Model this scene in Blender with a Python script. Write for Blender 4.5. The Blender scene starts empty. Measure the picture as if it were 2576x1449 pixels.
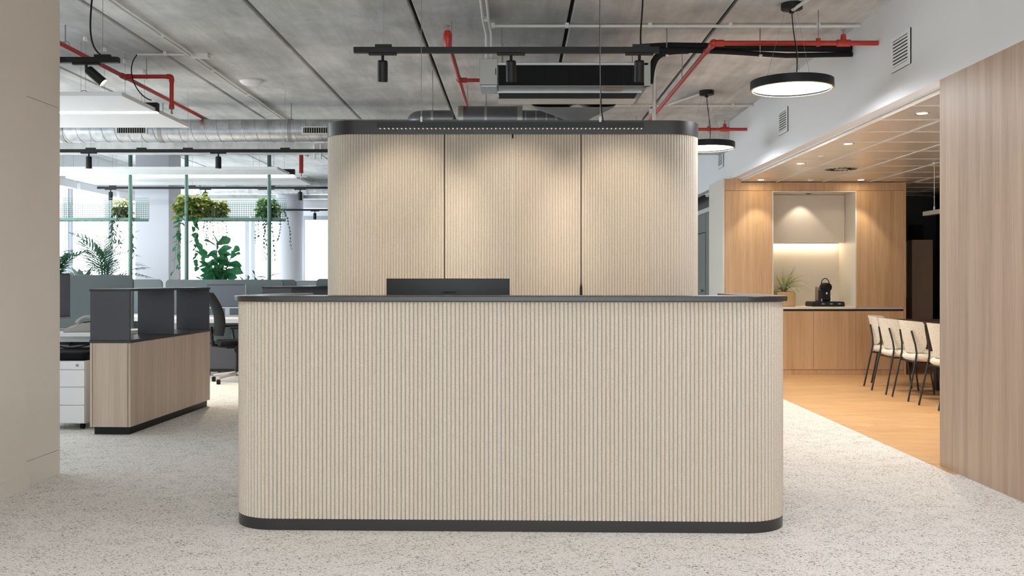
import bpy, bmesh, math, random
from mathutils import Vector, Matrix
random.seed(7)
R = math.radians
PI = math.pi
S = bpy.context.scene
C = S.collection

# ------------------------------------------------------------------ camera
EYE = 1.2
cam_d = bpy.data.cameras.new('camera')
cam_d.sensor_width = 36.0
cam_d.lens = 36.0 * 2400.0 / 2576.0
cam_d.shift_x = -12.0 / 2576.0
cam_d.shift_y = -18.5 / 2576.0
cam_d.clip_end = 200
cam = bpy.data.objects.new('camera', cam_d)
cam.location = (0, 0, EYE)
cam.rotation_euler = (R(90), 0, 0)
C.objects.link(cam)
S.camera = cam

# ------------------------------------------------------------------ sky, exposure
wd = bpy.data.worlds.new('overcast_sky')
S.world = wd
wd.use_nodes = True
bg = wd.node_tree.nodes['Background']
bg.inputs[0].default_value = (0.90, 0.95, 1.0, 1)
bg.inputs[1].default_value = 3.3
S.view_settings.view_transform = 'Standard'
S.view_settings.look = 'None'
S.view_settings.gamma = 1.0
S.view_settings.exposure = 1.22
S.view_settings.use_curve_mapping = False
S.cycles.max_bounces = 8
S.cycles.diffuse_bounces = 5
S.cycles.glossy_bounces = 3
S.cycles.transparent_max_bounces = 8
S.cycles.sample_clamp_indirect = 6.0
S.cycles.caustics_reflective = False
S.cycles.caustics_refractive = False


def portal(loc, rot, sx, sy):
    d = bpy.data.lights.new('window_portal', 'AREA')
    d.shape = 'RECTANGLE'
    d.size, d.size_y = sx, sy
    d.cycles.is_portal = True
    o = bpy.data.objects.new('window_portal', d)
    o.location, o.rotation_euler = loc, rot
    C.objects.link(o)


portal((-0.05, -3.95, 1.7), (R(90), 0, 0), 5.5, 2.7)          # added glazing behind the camera
portal((-7.05, 12.95, 1.65), (0, R(-90), 0), 2.2, 13.5)        # office facade
portal((-4.6, 19.95, 1.7), (R(-90), 0, 0), 4.8, 2.2)          # end facade


# ------------------------------------------------------------------ helpers: colour and materials
def lin(c):
    return tuple(((v / 255) / 12.92 if v / 255 <= 0.04045 else ((v / 255 + 0.055) / 1.055) ** 2.4) for v in c) + (1.0,)


def mat(name, rgb, rough=0.6, metal=0.0, spec=0.5, coat=0.0):
    m = bpy.data.materials.new(name)
    m.use_nodes = True
    b = m.node_tree.nodes['Principled BSDF']
    b.inputs['Base Color'].default_value = lin(rgb)
    b.inputs['Roughness'].default_value = rough
    b.inputs['Metallic'].default_value = metal
    b.inputs['Specular IOR Level'].default_value = spec
    if coat:
        b.inputs['Coat Weight'].default_value = coat
    return m


def nodes(m):
    nt = m.node_tree
    return nt, nt.nodes, nt.links, nt.nodes['Principled BSDF']


def coords(m, scale=(1, 1, 1), rot=(0, 0, 0), use_random=False, world=False):
    nt, N, L, b = nodes(m)
    mp = N.new('ShaderNodeMapping')
    mp.inputs['Scale'].default_value = scale
    mp.inputs['Rotation'].default_value = rot
    if world:
        g = N.new('ShaderNodeNewGeometry')
        src = g.outputs['Position']
    else:
        t = N.new('ShaderNodeTexCoord')
        src = t.outputs['Object']
    if use_random:
        oi = N.new('ShaderNodeObjectInfo')
        mu = N.new('ShaderNodeVectorMath')
        mu.operation = 'MULTIPLY_ADD'
        cx = N.new('ShaderNodeCombineXYZ')
        L.new(oi.outputs['Random'], cx.inputs[0])
        L.new(oi.outputs['Random'], cx.inputs[1])
        L.new(oi.outputs['Random'], cx.inputs[2])
        L.new(cx.outputs[0], mu.inputs[0])
        mu.inputs[1].default_value = (37, 53, 71)
        L.new(src, mu.inputs[2])
        src = mu.outputs[0]
    L.new(src, mp.inputs['Vector'])
    return mp.outputs[0]


def noise(m, vec, scale, detail=3, rough=0.55, dist=0.0):
    nt, N, L, b = nodes(m)
    n = N.new('ShaderNodeTexNoise')
    n.inputs['Scale'].default_value = scale
    n.inputs['Detail'].default_value = detail
    n.inputs['Roughness'].default_value = rough
    n.inputs['Distortion'].default_value = dist
    L.new(vec, n.inputs['Vector'])
    return n.outputs['Fac']


def ramp(m, fac, stops):
    nt, N, L, b = nodes(m)
    r = N.new('ShaderNodeValToRGB')
    el = r.color_ramp.elements
    while len(el) < len(stops):
        el.new(0.5)
    for e, (p, c) in zip(el, stops):
        e.position = p
        e.color = c if len(c) == 4 else lin(c)
    L.new(fac, r.inputs[0])
    return r.outputs[0]


def mixc(m, fac, a, b2, mode='MIX'):
    nt, N, L, b = nodes(m)
    x = N.new('ShaderNodeMix')
    x.data_type = 'RGBA'
    x.blend_type = mode
    for sock, v in ((0, fac), (6, a), (7, b2)):
        if isinstance(v, (int, float)):
            x.inputs[sock].default_value = v
        elif isinstance(v, tuple):
            x.inputs[sock].default_value = v if len(v) == 4 else lin(v)
        else:
            L.new(v, x.inputs[sock])
    return x.outputs[2]


def setcol(m, col):
    nt, N, L, b = nodes(m)
    L.new(col, b.inputs['Base Color'])


def bump(m, h, strength=0.3, dist=0.01):
    nt, N, L, b = nodes(m)
    u = N.new('ShaderNodeBump')
    u.inputs['Strength'].default_value = strength
    u.inputs['Distance'].default_value = dist
    L.new(h, u.inputs['Height'])
    L.new(u.outputs[0], b.inputs['Normal'])


def emit(name, rgb, strength):
    m = bpy.data.materials.new(name)
    m.use_nodes = True
    nt = m.node_tree
    b = nt.nodes['Principled BSDF']
    b.inputs['Base Color'].default_value = (0.8, 0.8, 0.8, 1)
    b.inputs['Emission Color'].default_value = lin(rgb)
    b.inputs['Emission Strength'].default_value = strength
    return m


def wood(name, light, dark, axis='Z', rough=0.5, fine=60, rot=(0, 0, 0), rnd=True):
    m = mat(name, light, rough)
    sc = {'Z': (1, 1, 0.035), 'X': (0.035, 1, 1), 'Y': (1, 0.035, 1)}[axis]
    v = coords(m, sc, rot, use_random=rnd)
    a = noise(m, v, 9, 5, 0.6, 0.6)
    c = noise(m, v, fine, 4, 0.7, 0.2)
    col = ramp(m, a, [(0.3, dark), (0.62, light)])
    col2 = ramp(m, c, [(0.35, (0.80, 0.80, 0.80, 1)), (0.6, (1, 1, 1, 1))])
    setcol(m, mixc(m, 0.75, col, col2, 'MULTIPLY'))
    bump(m, c, 0.08, 0.002)
    return m


M = {}
# carpet: pale loop pile with dark flecks
m = M['carpet'] = mat('carpet', (206, 201, 194), 0.95, spec=0.1)
v = coords(m, (0.8, 1.0, 1.0), (0, 0, R(-24)), world=True)
n1 = noise(m, v, 105, 3, 0.62, 1.2)
n2 = noise(m, v, 9.0, 3, 0.65)
n3 = noise(m, v, 190, 2, 0.6)
nt, N, L, b = nodes(m)
ad = N.new('ShaderNodeMath'); ad.operation = 'MULTIPLY_ADD'
L.new(n2, ad.inputs[0]); ad.inputs[1].default_value = 0.20; L.new(n1, ad.inputs[2])
fl = ramp(m, ad.outputs[0], [(0.645, (0, 0, 0, 1)), (0.73, (1, 1, 1, 1))])
pale = ramp(m, n3, [(0.3, (220, 214, 207)), (0.7, (246, 242, 237))])
setcol(m, mixc(m, fl, pale, (122, 115, 106)))
bump(m, n1, 0.7, 0.010)

# board-marked concrete
m = M['concrete'] = mat('concrete', (150, 148, 146), 0.8, spec=0.25)
v = coords(m, world=True)
vs = coords(m, (2.4, 0.35, 1), world=True)
a = noise(m, v, 1.1, 6, 0.62, 0.4)
s_ = noise(m, vs, 3.0, 6, 0.68, 0.3)
f_ = noise(m, v, 26, 3, 0.7)
base = ramp(m, a, [(0.28, (168, 168, 168)), (0.5, (196, 196, 195)), (0.72, (222, 221, 219))])
st = ramp(m, s_, [(0.3, (0.78, 0.78, 0.78, 1)), (0.62, (1.1, 1.1, 1.1, 1))])
spk = ramp(m, f_, [(0.25, (0.42, 0.42, 0.42, 1)), (0.33, (1, 1, 1, 1))])
vp = coords(m, (1.0, 2.2, 1), (0, 0, R(8)), world=True)
p_ = noise(m, vp, 5.2, 5, 0.75, 0.8)
pit = ramp(m, p_, [(0.27, (0.35, 0.35, 0.35, 1)), (0.31, (1, 1, 1, 1))])
wht = ramp(m, noise(m, vp, 30, 2, 0.6), [(0.70, (0, 0, 0, 1)), (0.76, (0.10, 0.10, 0.10, 1))])
setcol(m, mixc(m, 1.0, mixc(m, 0.8, mixc(m, 0.6, mixc(m, 0.9, base, st, 'MULTIPLY'), spk, 'MULTIPLY'), pit, 'MULTIPLY'), wht, 'ADD'))
bump(m, f_, 0.15, 0.004)
M['concrete_dark'] = mat('concrete_joint', (38, 35, 32), 0.9)

# ribbed felt
m = M['felt'] = mat('felt_ribbed', (205, 190, 170), 0.9, spec=0.15)
v = coords(m, (1, 1, 0.6), use_random=True)
n1 = noise(m, v, 400, 2, 0.7)
oi = nodes(m)[1].new('ShaderNodeObjectInfo')
tint = ramp(m, oi.outputs['Random'], [(0.0, (205, 192, 177)), (0.5, (203, 194, 182)), (1.0, (207, 195, 180))])
sp = ramp(m, n1, [(0.3, (0.66, 0.63, 0.6, 1)), (0.55, (1, 1, 1, 1)), (0.75, (1.12, 1.12, 1.12, 1))])
setcol(m, mixc(m, 0.8, tint, sp, 'MULTIPLY'))
bump(m, n1, 0.2, 0.002)
M['felt_edge'] = mat('felt_edge', (232, 222, 206), 0.8)

M['oak'] = wood('oak_kitchen', (212, 176, 136), (194, 155, 114))
M['oak_grey'] = wood('oak_greyed', (208, 188, 170), (186, 165, 146))
M['oak_wall'] = wood('oak_wall_panel', (190, 164, 142), (168, 142, 120))
M['floor_oak'] = wood('oak_floor', (216, 174, 126), (196, 150, 102), 'X', 0.45, 40, (0, 0, R(38)), rnd=True)
M['joint'] = mat('dark_joint', (60, 45, 30), 0.8)
M['white'] = mat('white_paint', (226, 226, 228), 0.7, spec=0.3)
M['greige'] = mat('greige_paint', (222, 214, 204), 0.7, spec=0.3)
M['white_lam'] = mat('white_laminate', (232, 232, 234), 0.4)
M['cream'] = mat('cream_laminate', (214, 206, 194), 0.45)
M['worktop'] = mat('pale_worktop', (226, 222, 212), 0.35)
M['black_lam'] = mat('black_laminate', (44, 42, 42), 0.32, spec=0.5)
M['char'] = mat('charcoal_laminate', (66, 66, 72), 0.5)
M['black'] = mat('black_metal', (13, 13, 13), 0.5, spec=0.35)
M['black_soft'] = mat('black_fabric', (17, 17, 19), 0.9, spec=0.2)
M['rubber'] = mat('black_rubber', (18, 18, 18), 0.75, spec=0.3)
M['red'] = mat('red_paint', (176, 44, 34), 0.4)
M['conduit'] = mat('white_plastic', (214, 212, 208), 0.5)
M['plate'] = mat('zinc_plate', (160, 158, 154), 0.4, 0.75)
m = M['duct'] = mat('galvanised_duct', (196, 198, 202), 0.33, 0.85)
v = coords(m, world=True)
setcol(m, ramp(m, noise(m, v, 9, 4, 0.6), [(0.3, (176, 178, 182)), (0.7, (214, 216, 220))]))
M['duct_dark'] = mat('duct_dark_reflection', (112, 113, 116), 0.38, 0.8)  # dark reflections put into the duct's base colour
M['wire'] = mat('steel_wire', (150, 150, 150), 0.4, 0.6)
M['green'] = mat('sage_green_metal', (96, 128, 116), 0.5)
M['screen_felt'] = mat('grey_green_felt', (112, 120, 121), 0.9, spec=0.2)
nodes(M['screen_felt'])
M['grey_plastic'] = mat('grey_plastic', (170, 166, 160), 0.5)
M['dark_plastic'] = mat('dark_plastic', (28, 28, 29), 0.45, spec=0.35)
M['display'] = mat('monitor_glass', (96, 99, 108), 0.25, spec=0.8)
M['silver'] = mat('silver_trim', (200, 200, 202), 0.3, 0.8)
m = M['boucle'] = mat('cream_boucle', (222, 214, 200), 0.95, spec=0.1)
v = coords(m)
n1 = noise(m, v, 90, 3, 0.7)
setcol(m, ramp(m, n1, [(0.3, (196, 188, 174)), (0.65, (228, 221, 208))]))
bump(m, n1, 0.6, 0.008)
M['chair_leg'] = mat('dark_brown_metal', (34, 28, 27), 0.45)
M['table'] = mat('dark_walnut_table', (52, 36, 30), 0.45)
m = M['tile'] = mat('metal_ceiling_tile', (226, 218, 206), 0.28, 0.35)
M['soil'] = mat('potting_soil', (52, 42, 34), 0.95)
M['pot_dark'] = mat('charcoal_pot', (60, 60, 60), 0.6)
M['pot_tan'] = wood('bamboo_pot', (216, 182, 132), (196, 156, 104))
M['dark_wall'] = mat('dark_grey_paint', (104, 104, 101), 0.8)
M['sage_wall'] = mat('grey_green_paint', (128, 130, 124), 0.7)
M['curtain'] = mat('black_curtain', (8, 8, 8), 0.95, spec=0.1)
M['locker'] = mat('taupe_locker', (150, 130, 112), 0.6)
M['locker_front'] = mat('grey_locker_front', (140, 140, 140), 0.6)
M['frame_grey'] = mat('grey_window_frame', (170, 174, 182), 0.45)
M['bar_grey'] = mat('grey_bar_metal', (128, 120, 112), 0.5)
M['column'] = mat('pale_column_paint', (196, 196, 204), 0.7, spec=0.3)
M['exterior'] = mat('pale_exterior_steel', (205, 208, 214), 0.6)


def leafmat(name, a, b_, rough=0.45):
    m = mat(name, a, rough)
    oi = nodes(m)[1].new('ShaderNodeObjectInfo')
    v = coords(m)
    n = noise(m, v, 14, 2)
    c1 = ramp(m, oi.outputs['Random'], [(0, a), (1, b_)])
    setcol(m, mixc(m, 0.5, c1, ramp(m, n, [(0.3, a), (0.7, b_)])))
    nt, N, L, b = nodes(m)
    tl = N.new('ShaderNodeBsdfTranslucent')
    L.new(b.inputs['Base Color'].links[0].from_socket, tl.inputs[0])
    mx = N.new('ShaderNodeMixShader')
    mx.inputs[0].default_value = 0.4
    out = [n for n in N if n.type == 'OUTPUT_MATERIAL'][0]
    L.new(b.outputs[0], mx.inputs[1]); L.new(tl.outputs[0], mx.inputs[2]); L.new(mx.outputs[0], out.inputs[0])
    return m


M['leaf_fig'] = leafmat('fig_leaf', (38, 104, 66), (74, 146, 98))
M['leaf_palm'] = leafmat('palm_leaf', (42, 78, 58), (66, 104, 76))
M['leaf_pothos'] = leafmat('pothos_leaf', (112, 128, 50), (184, 186, 112))
M['leaf_bush'] = leafmat('bush_leaf', (38, 92, 60), (70, 120, 86))
M['leaf_fern'] = leafmat('trailing_leaf', (76, 122, 58), (112, 150, 84))
M['leaf_var'] = leafmat('variegated_leaf', (96, 122, 62), (228, 228, 190))
M['leaf_sans'] = leafmat('snake_leaf', (72, 92, 84), (112, 124, 116))
M['stem'] = mat('plant_stem', (84, 96, 62), 0.7)
M['glow'] = emit('lamp_diffuser', (247, 250, 255), 17.0)
M['glow_warm'] = emit('downlight_lens', (255, 226, 184), 40.0)
M['glow_led'] = emit('led_strip', (255, 234, 196), 9.0)
M['glow_line'] = emit('office_led_line', (250, 250, 252), 15.0)
M['glow_cell'] = emit('louvre_cell', (255, 236, 206), 0.12)

g = bpy.data.materials.new('window_glass')
g.use_nodes = True
nt = g.node_tree
for n in list(nt.nodes):
    if n.type != 'OUTPUT_MATERIAL':
        nt.nodes.remove(n)
tr = nt.nodes.new('ShaderNodeBsdfTransparent')
tr.inputs[0].default_value = (0.95, 0.985, 0.98, 1)
gl = nt.nodes.new('ShaderNodeBsdfGlossy')
gl.inputs['Roughness'].default_value = 0.02
mx = nt.nodes.new('ShaderNodeMixShader')
mx.inputs[0].default_value = 0.05
nt.links.new(tr.outputs[0], mx.inputs[1])
nt.links.new(gl.outputs[0], mx.inputs[2])
nt.links.new(mx.outputs[0], [n for n in nt.nodes if n.type == 'OUTPUT_MATERIAL'][0].inputs[0])
M['glass'] = g


# ------------------------------------------------------------------ helpers: geometry
def tag(o, label=None, cat=None, group=None, kind=None):
    if label: o['label'] = label
    if cat: o['category'] = cat
    if group: o['group'] = group
    if kind: o['kind'] = kind
    return o


def thing(name, label, cat, loc=(0, 0, 0), rz=0.0, group=None):
    o = bpy.data.objects.new(name, None)
    o.empty_display_size = 0.1
    o.location = loc
    o.rotation_euler = (0, 0, rz)
    C.objects.link(o)
    return tag(o, label, cat, group)


class MB:
    """collects shapes; build() links them as one mesh object. World coordinates when a base is given (its location is subtracted)."""
    def __init__(s, base=None):
        s.v, s.f = [], []
        s.off = Vector(base.location) if base is not None else Vector((0, 0, 0))

    def add(s, vs, fs):
        k = len(s.v)
        s.v += [tuple(v) for v in vs]
        s.f += [tuple(i + k for i in f) for f in fs]
        return s

    def box(s, x0, x1, y0, y1, z0, z1):
        vs = [(x, y, z) for z in (z0, z1) for y in (y0, y1) for x in (x0, x1)]
        return s.add(vs, [(0, 2, 3, 1), (4, 5, 7, 6), (0, 1, 5, 4), (2, 6, 7, 3), (0, 4, 6, 2), (1, 3, 7, 5)])

    def cbox(s, c, d, rot=None):
        vs = []
        for z in (-1, 1):
            for y in (-1, 1):
                for x in (-1, 1):
                    p = Vector((x * d[0] / 2, y * d[1] / 2, z * d[2] / 2))
                    if rot is not None: p = rot @ p
                    vs.append(p + Vector(c))
        return s.add(vs, [(0, 2, 3, 1), (4, 5, 7, 6), (0, 1, 5, 4), (2, 6, 7, 3), (0, 4, 6, 2), (1, 3, 7, 5)])

    def prism(s, poly, z0, z1):
        n = len(poly)
        vs = [(p[0], p[1], z0) for p in poly] + [(p[0], p[1], z1) for p in poly]
        fs = [tuple(range(n - 1, -1, -1)), tuple(range(n, 2 * n))]
        fs += [(i, (i + 1) % n, n + (i + 1) % n, n + i) for i in range(n)]
        return s.add(vs, fs)

    def prism_y(s, poly, y0, y1):
        n = len(poly)
        vs = [(p[0], y0, p[1]) for p in poly] + [(p[0], y1, p[1]) for p in poly]
        fs = [tuple(range(n)), tuple(range(2 * n - 1, n - 1, -1))]
        fs += [(i, n + i, n + (i + 1) % n, (i + 1) % n) for i in range(n)]
        return s.add(vs, fs)

    def tube(s, pts, r, seg=8, cap=True):
        pts = [Vector(p) for p in pts]
        n = len(pts)
        rs = r if isinstance(r, (list, tuple)) else [r] * n
        t0 = (pts[1] - pts[0]).normalized()
        up = Vector((0, 0, 1)) if abs(t0.z) < 0.9 else Vector((1, 0, 0))
        a = t0.cross(up).normalized()
        vs, fs = [], []
        for i, p in enumerate(pts):
            if i == 0: t = (pts[1] - pts[0])
            elif i == n - 1: t = (pts[-1] - pts[-2])
            else: t = (pts[i + 1] - pts[i]).normalized() + (pts[i] - pts[i - 1]).normalized()
            t.normalize()
            a = (a - t * a.dot(t)).normalized()
            b2 = t.cross(a)
            for k in range(seg):
                q = 2 * PI * k / seg
                vs.append(p + (a * math.cos(q) + b2 * math.sin(q)) * rs[i])
        for i in range(n - 1):
            for k in range(seg):
                k2 = (k + 1) % seg
                fs.append((i * seg + k, i * seg + k2, (i + 1) * seg + k2, (i + 1) * seg + k))
        if cap:
            fs.append(tuple(range(seg - 1, -1, -1)))
            fs.append(tuple((n - 1) * seg + k for k in range(seg)))
        return s.add(vs, fs)

    def lathe(s, prof, c=(0, 0, 0), seg=24, rot=None, loop=False):
        vs, fs = [], []
        n = len(prof)
        for (r, z) in prof:
            for k in range(seg):
                q = 2 * PI * k / seg
                p = Vector((r * math.cos(q), r * math.sin(q), z))
                if rot is not None: p = rot @ p
                vs.append(p + Vector(c))
        for i in range(n - 1):
            for k in range(seg):
                k2 = (k + 1) % seg
                fs.append((i * seg + k, i * seg + k2, (i + 1) * seg + k2, (i + 1) * seg + k))
        if loop:
            for k in range(seg):
                fs.append(((n - 1) * seg + k, (n - 1) * seg + (k + 1) % seg, (k + 1) % seg, k))
            return s.add(vs, fs)
        if prof[0][0] > 1e-6: fs.append(tuple(range(seg - 1, -1, -1)))
        if prof[-1][0] > 1e-6: fs.append(tuple((n - 1) * seg + k for k in range(seg)))
        return s.add(vs, fs)

    def ball(s, c, d, seg=12, rings=8):
        prof = [(max(1e-7, math.sin(PI * i / rings)) * 0.5, -math.cos(PI * i / rings) * 0.5) for i in range(rings + 1)]
        prof = [(p, z) for p, z in prof]
        k = len(s.v)
        s.lathe(prof, (0, 0, 0), seg)
        for i in range(k, len(s.v)):
            x, y, z = s.v[i]
            s.v[i] = (c[0] + x * d[0], c[1] + y * d[1], c[2] + z * d[2])
        return s

    def build(s, name, material, parent=None, smooth=0, bevel=0.0, recalc=True):
        me = bpy.data.meshes.new(name)
        me.from_pydata([tuple(Vector(v) - s.off) for v in s.v], [], s.f)
        if recalc:
            bm = bmesh.new()
            bm.from_mesh(me)
            bmesh.ops.remove_doubles(bm, verts=bm.verts, dist=1e-6)
            bmesh.ops.recalc_face_normals(bm, faces=bm.faces)
            bm.to_mesh(me)
            bm.free()
        if smooth:
            for p in me.polygons: p.use_smooth = True
            me.set_sharp_from_angle(angle=R(smooth))
        me.materials.append(M[material] if isinstance(material, str) else material)
        o = bpy.data.objects.new(name, me)
        C.objects.link(o)
        if parent is not None: o.parent = parent
        if bevel:
            bv = o.modifiers.new('soft_edge', 'BEVEL')
            bv.width = bevel
            bv.segments = 2
            bv.limit_method = 'ANGLE'
        return o


def kids(o):
    return [c for c in C.objects if c.parent is o]


def copy_tree(o, parent=None):
    ch = kids(o)
    c = o.copy()
    C.objects.link(c)
    if parent is not None: c.parent = parent
    for k in ch: copy_tree(k, c)
    return c


def struct(mb, name, material, **kw):
    o = mb.build(name, material, **kw)
    o['kind'] = 'structure'
    return o


def bez(p0, p1, p2, p3, n=14):
    p0, p1, p2, p3 = map(Vector, (p0, p1, p2, p3))
    out = []
    for i in range(n + 1):
        t = i / n
        u = 1 - t
        out.append(p0 * u ** 3 + p1 * 3 * u * u * t + p2 * 3 * u * t * t + p3 * t ** 3)
    return out


def arc_path(cx, cy, r, a0, a1, n):
    return [(cx + r * math.cos(a0 + (a1 - a0) * i / n), cy + r * math.sin(a0 + (a1 - a0) * i / n)) for i in range(n + 1)]


def u_path(W, dep, r, n=16):
    """open path: back end of one side, round the two front corners (front at y=0), to the back end of the other side"""
    w = W / 2
    p = [(-w, dep)]
    p += arc_path(-w + r, r, r, PI, 1.5 * PI, n)
    p += arc_path(w - r, r, r, 1.5 * PI, 2 * PI, n)
    p += [(w, dep)]
    return p


def walk(path, step, start=None):
    """points and tangents at equal steps along a polyline"""
    P = [Vector((x, y, 0)) for x, y in path]
    L_ = [0]
    for i in range(1, len(P)): L_.append(L_[-1] + (P[i] - P[i - 1]).length)
    n = int(L_[-1] / step)
    d = (L_[-1] - (n - 1) * step) / 2 if start is None else start
    out, i = [], 0
    while d <= L_[-1] + 1e-9:
        while i < len(P) - 2 and L_[i + 1] < d: i += 1
        t = (P[i + 1] - P[i]).normalized()
        out.append((P[i] + t * (d - L_[i]), t))
        d += step
    return out


def light_spot(name, loc, target, power, size_deg, blend=0.6, rgb=(255, 214, 160), radius=0.03):
    d = bpy.data.lights.new(name, 'SPOT')
    d.energy = power
    d.spot_size = R(size_deg)
    d.spot_blend = blend
    d.color = lin(rgb)[:3]
    d.shadow_soft_size = radius
    o = bpy.data.objects.new(name, d)
    o.location = loc
    o.rotation_euler = (Vector(target) - Vector(loc)).to_track_quat('-Z', 'Y').to_euler()
    C.objects.link(o)
    return o

def S_(mb, name, material, label, cat, **kw):
    o = struct(mb, name, material, **kw)
    return tag(o, label, cat)


# ================================================================== THE SETTING
CEIL = 3.25
WX = 2.74          # plane of the oak wall and the white bulkhead
S_(MB().prism([(-7.6, -4.3), (WX + 0.06, -4.3), (WX + 0.06, 5.9), (2.70, 5.9), (2.70, 13.42), (3.3, 13.42), (3.3, 20.3), (-7.6, 20.3)], -0.12, 0.0), 'floor', 'carpet', 'pale flecked loop carpet over the whole reception and office', 'floor')

# kitchen floor: oak boards laid at a slant
fk = S_(MB().prism([(2.70, 5.9), (7.3, 5.9), (7.3, 14.6), (3.3, 14.6), (3.3, 13.42), (2.70, 13.42)], -0.12, -0.004), 'floor_kitchen', 'joint', 'warm oak board floor of the kitchen beside the carpet', 'floor')


def clip(poly, axis, lim, keep_less):
    out = []
    for i in range(len(poly)):
        a, b2 = poly[i], poly[(i + 1) % len(poly)]
        ia = (a[axis] <= lim) if keep_less else (a[axis] >= lim)
        ib = (b2[axis] <= lim) if keep_less else (b2[axis] >= lim)
        if ia: out.append(a)
        if ia != ib:
            t = (lim - a[axis]) / (b2[axis] - a[axis])
            out.append((a[0] + (b2[0] - a[0]) * t, a[1] + (b2[1] - a[1]) * t))
    return out


ang = R(-38)
ca, sa = math.cos(ang), math.sin(ang)
PW, PL = 0.19, 1.5
for i in range(-38, 38):
    shift = (i * 0.53) % PL
    for j in range(-5, 5):
        u0, u1 = j * PL + shift + 0.0007, (j + 1) * PL + shift - 0.0007
        v0, v1 = i * PW + 0.0007, (i + 1) * PW - 0.0007
        poly = [(5.0 + u * ca - w * sa, 9.8 + u * sa + w * ca) for u, w in ((u0, v0), (u1, v0), (u1, v1), (u0, v1))]
        for ax, lim, less in ((0, 2.70, False), (0, 7.1, True), (1, 5.9, False), (1, 13.4, True)):
            poly = clip(poly, ax, lim, less)
            if len(poly) < 3: break
        if len(poly) < 3: continue
        MB().prism(poly, -0.012, 0.0).build('floor_plank', 'floor_oak', fk)

# concrete plank ceiling
cl = S_(MB().box(-7.6, 2.9, -4.3, 20.3, CEIL + 0.035, CEIL + 0.25), 'ceiling', 'concrete_dark', 'exposed grey concrete plank ceiling with dark joints', 'ceiling')
JX = [0.412 + 1.2 * k for k in range(-7, 3)]
edges = [-7.6] + [j for j in JX if -7.6 < j < WX] + [WX + 0.1]
for a, b2 in zip(edges[:-1], edges[1:]):
    for y0, y1 in ((-4.2, 12.45), (12.5, 20.2)):
        prof = [(a + 0.014, CEIL + 0.04), (a + 0.015, CEIL + 0.01), (a + 0.022, CEIL), (b2 - 0.022, CEIL), (b2 - 0.015, CEIL + 0.01), (b2 - 0.014, CEIL + 0.04)]
        MB().prism_y(prof, y0, y1).build('ceiling_plank', 'concrete', cl)
S_(MB().box(-7.1, 2.74, 12.3, 12.75, 2.88, CEIL + 0.03), 'ceiling_beam', 'concrete', 'concrete downstand beam just behind the near spiral duct', 'beam')
S_(MB().box(-7.1, 2.74, 19.25, 19.7, 2.86, CEIL + 0.03), 'ceiling_beam', 'concrete', 'concrete downstand beam over the end windows', 'beam')

# wall and pilaster at the near side
S_(MB().box(-3.2, -2.84, -4.2, 5.53, 0, CEIL), 'wall_left', 'greige', 'plain beige wall running towards the pilaster', 'wall')
S_(MB().box(-2.84, -2.826, -4.2, 5.54, 0, 0.085), 'baseboard_left', 'greige', 'low beige baseboard along the plain beige wall', 'baseboard')
pil = S_(MB().box(-3.2, -2.86, 5.534, 5.93, 0, CEIL), 'wall_pilaster', 'greige', 'beige boxed pilaster at the end of the beige wall', 'pilaster')
for z0, z1 in ((0.0, 0.148), (0.151, 2.27), (2.273, CEIL)):
    MB().box(-2.86, -2.845, 5.536, 5.94, z0, z1).build('cladding_panel', 'greige', pil)
S_(MB().box(-7.1, -3.2, 5.3, 5.5, 0, CEIL), 'wall_partition', 'white', 'white partition closing the office behind the pilaster', 'wall')

# oak wall, bulkhead, kitchen shell
ow = S_(MB().box(WX + 0.02, WX + 0.1, -4.2, 6.17, 0, 2.5), 'wall_right', 'white', 'oak veneered wall beside the kitchen opening', 'wall')
for y0, y1 in ((-4.2, -1.5), (-1.497, 1.2), (1.203, 3.7), (3.703, 6.18)):
    MB().box(WX, WX + 0.02, y0, y1, 0.0, 2.5).build('veneer_panel', 'oak_wall', ow)
S_(MB().box(WX, WX + 0.1, -4.2, 20.0, 2.5, CEIL + 0.03), 'wall_bulkhead', 'white', 'white bulkhead wall with three grilles above the kitchen opening', 'wall')
S_(MB().box(WX + 0.1, 7.3, 5.3, 5.4, 0, 2.6), 'wall_kitchen_near', 'white', 'unseen white kitchen wall added behind the oak wall', 'wall')  # added out of view to keep sky light from leaking in
S_(MB().box(7.2, 7.3, 5.4, 14.5, 0, 2.6), 'wall_kitchen_side', 'dark_wall', 'unseen dark kitchen side wall added beyond the dining table', 'wall')  # added, unseen; closes the kitchen against stray sky light
S_(MB().box(4.98, 7.3, 14.4, 14.5, 0, 2.6), 'wall_kitchen_back', 'dark_wall', 'dark grey back wall behind the taupe locker', 'wall')
S_(MB().box(2.645, 5.02, 12.86, 12.98, 0, 2.5), 'wall_kitchen_rear', 'white', 'white wall that carries the oak kitchen cabinets', 'wall')
S_(MB().box(4.98, 5.02, 12.98, 14.4, 0, 2.6), 'wall_recess', 'dark_wall', 'dark return wall behind the oak cabinets', 'wall')
S_(MB().box(2.62, 2.645, 12.14, 13.0, 0, 2.5), 'wall_pier', 'cream', 'narrow pale pier at the end of the oak kitchen cabinets', 'wall')
cw = S_(MB().box(3.2, 3.3, 12.98, 20.2, 0, 2.95), 'wall_corridor', 'dark_wall', 'dark corridor wall glimpsed past the ribbed storage block', 'wall')
S_(MB().box(2.84, 3.3, 12.98, 20.2, 2.95, 3.05), 'ceiling_corridor', 'dark_wall', 'dark corridor ceiling behind the bulkhead', 'ceiling')
S_(MB().box(WX + 0.1, 7.3, 5.3, 14.5, 2.53, 2.6), 'ceiling_slab', 'dark_wall', 'dark slab over the kitchen ceiling tiles', 'ceiling')

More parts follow.
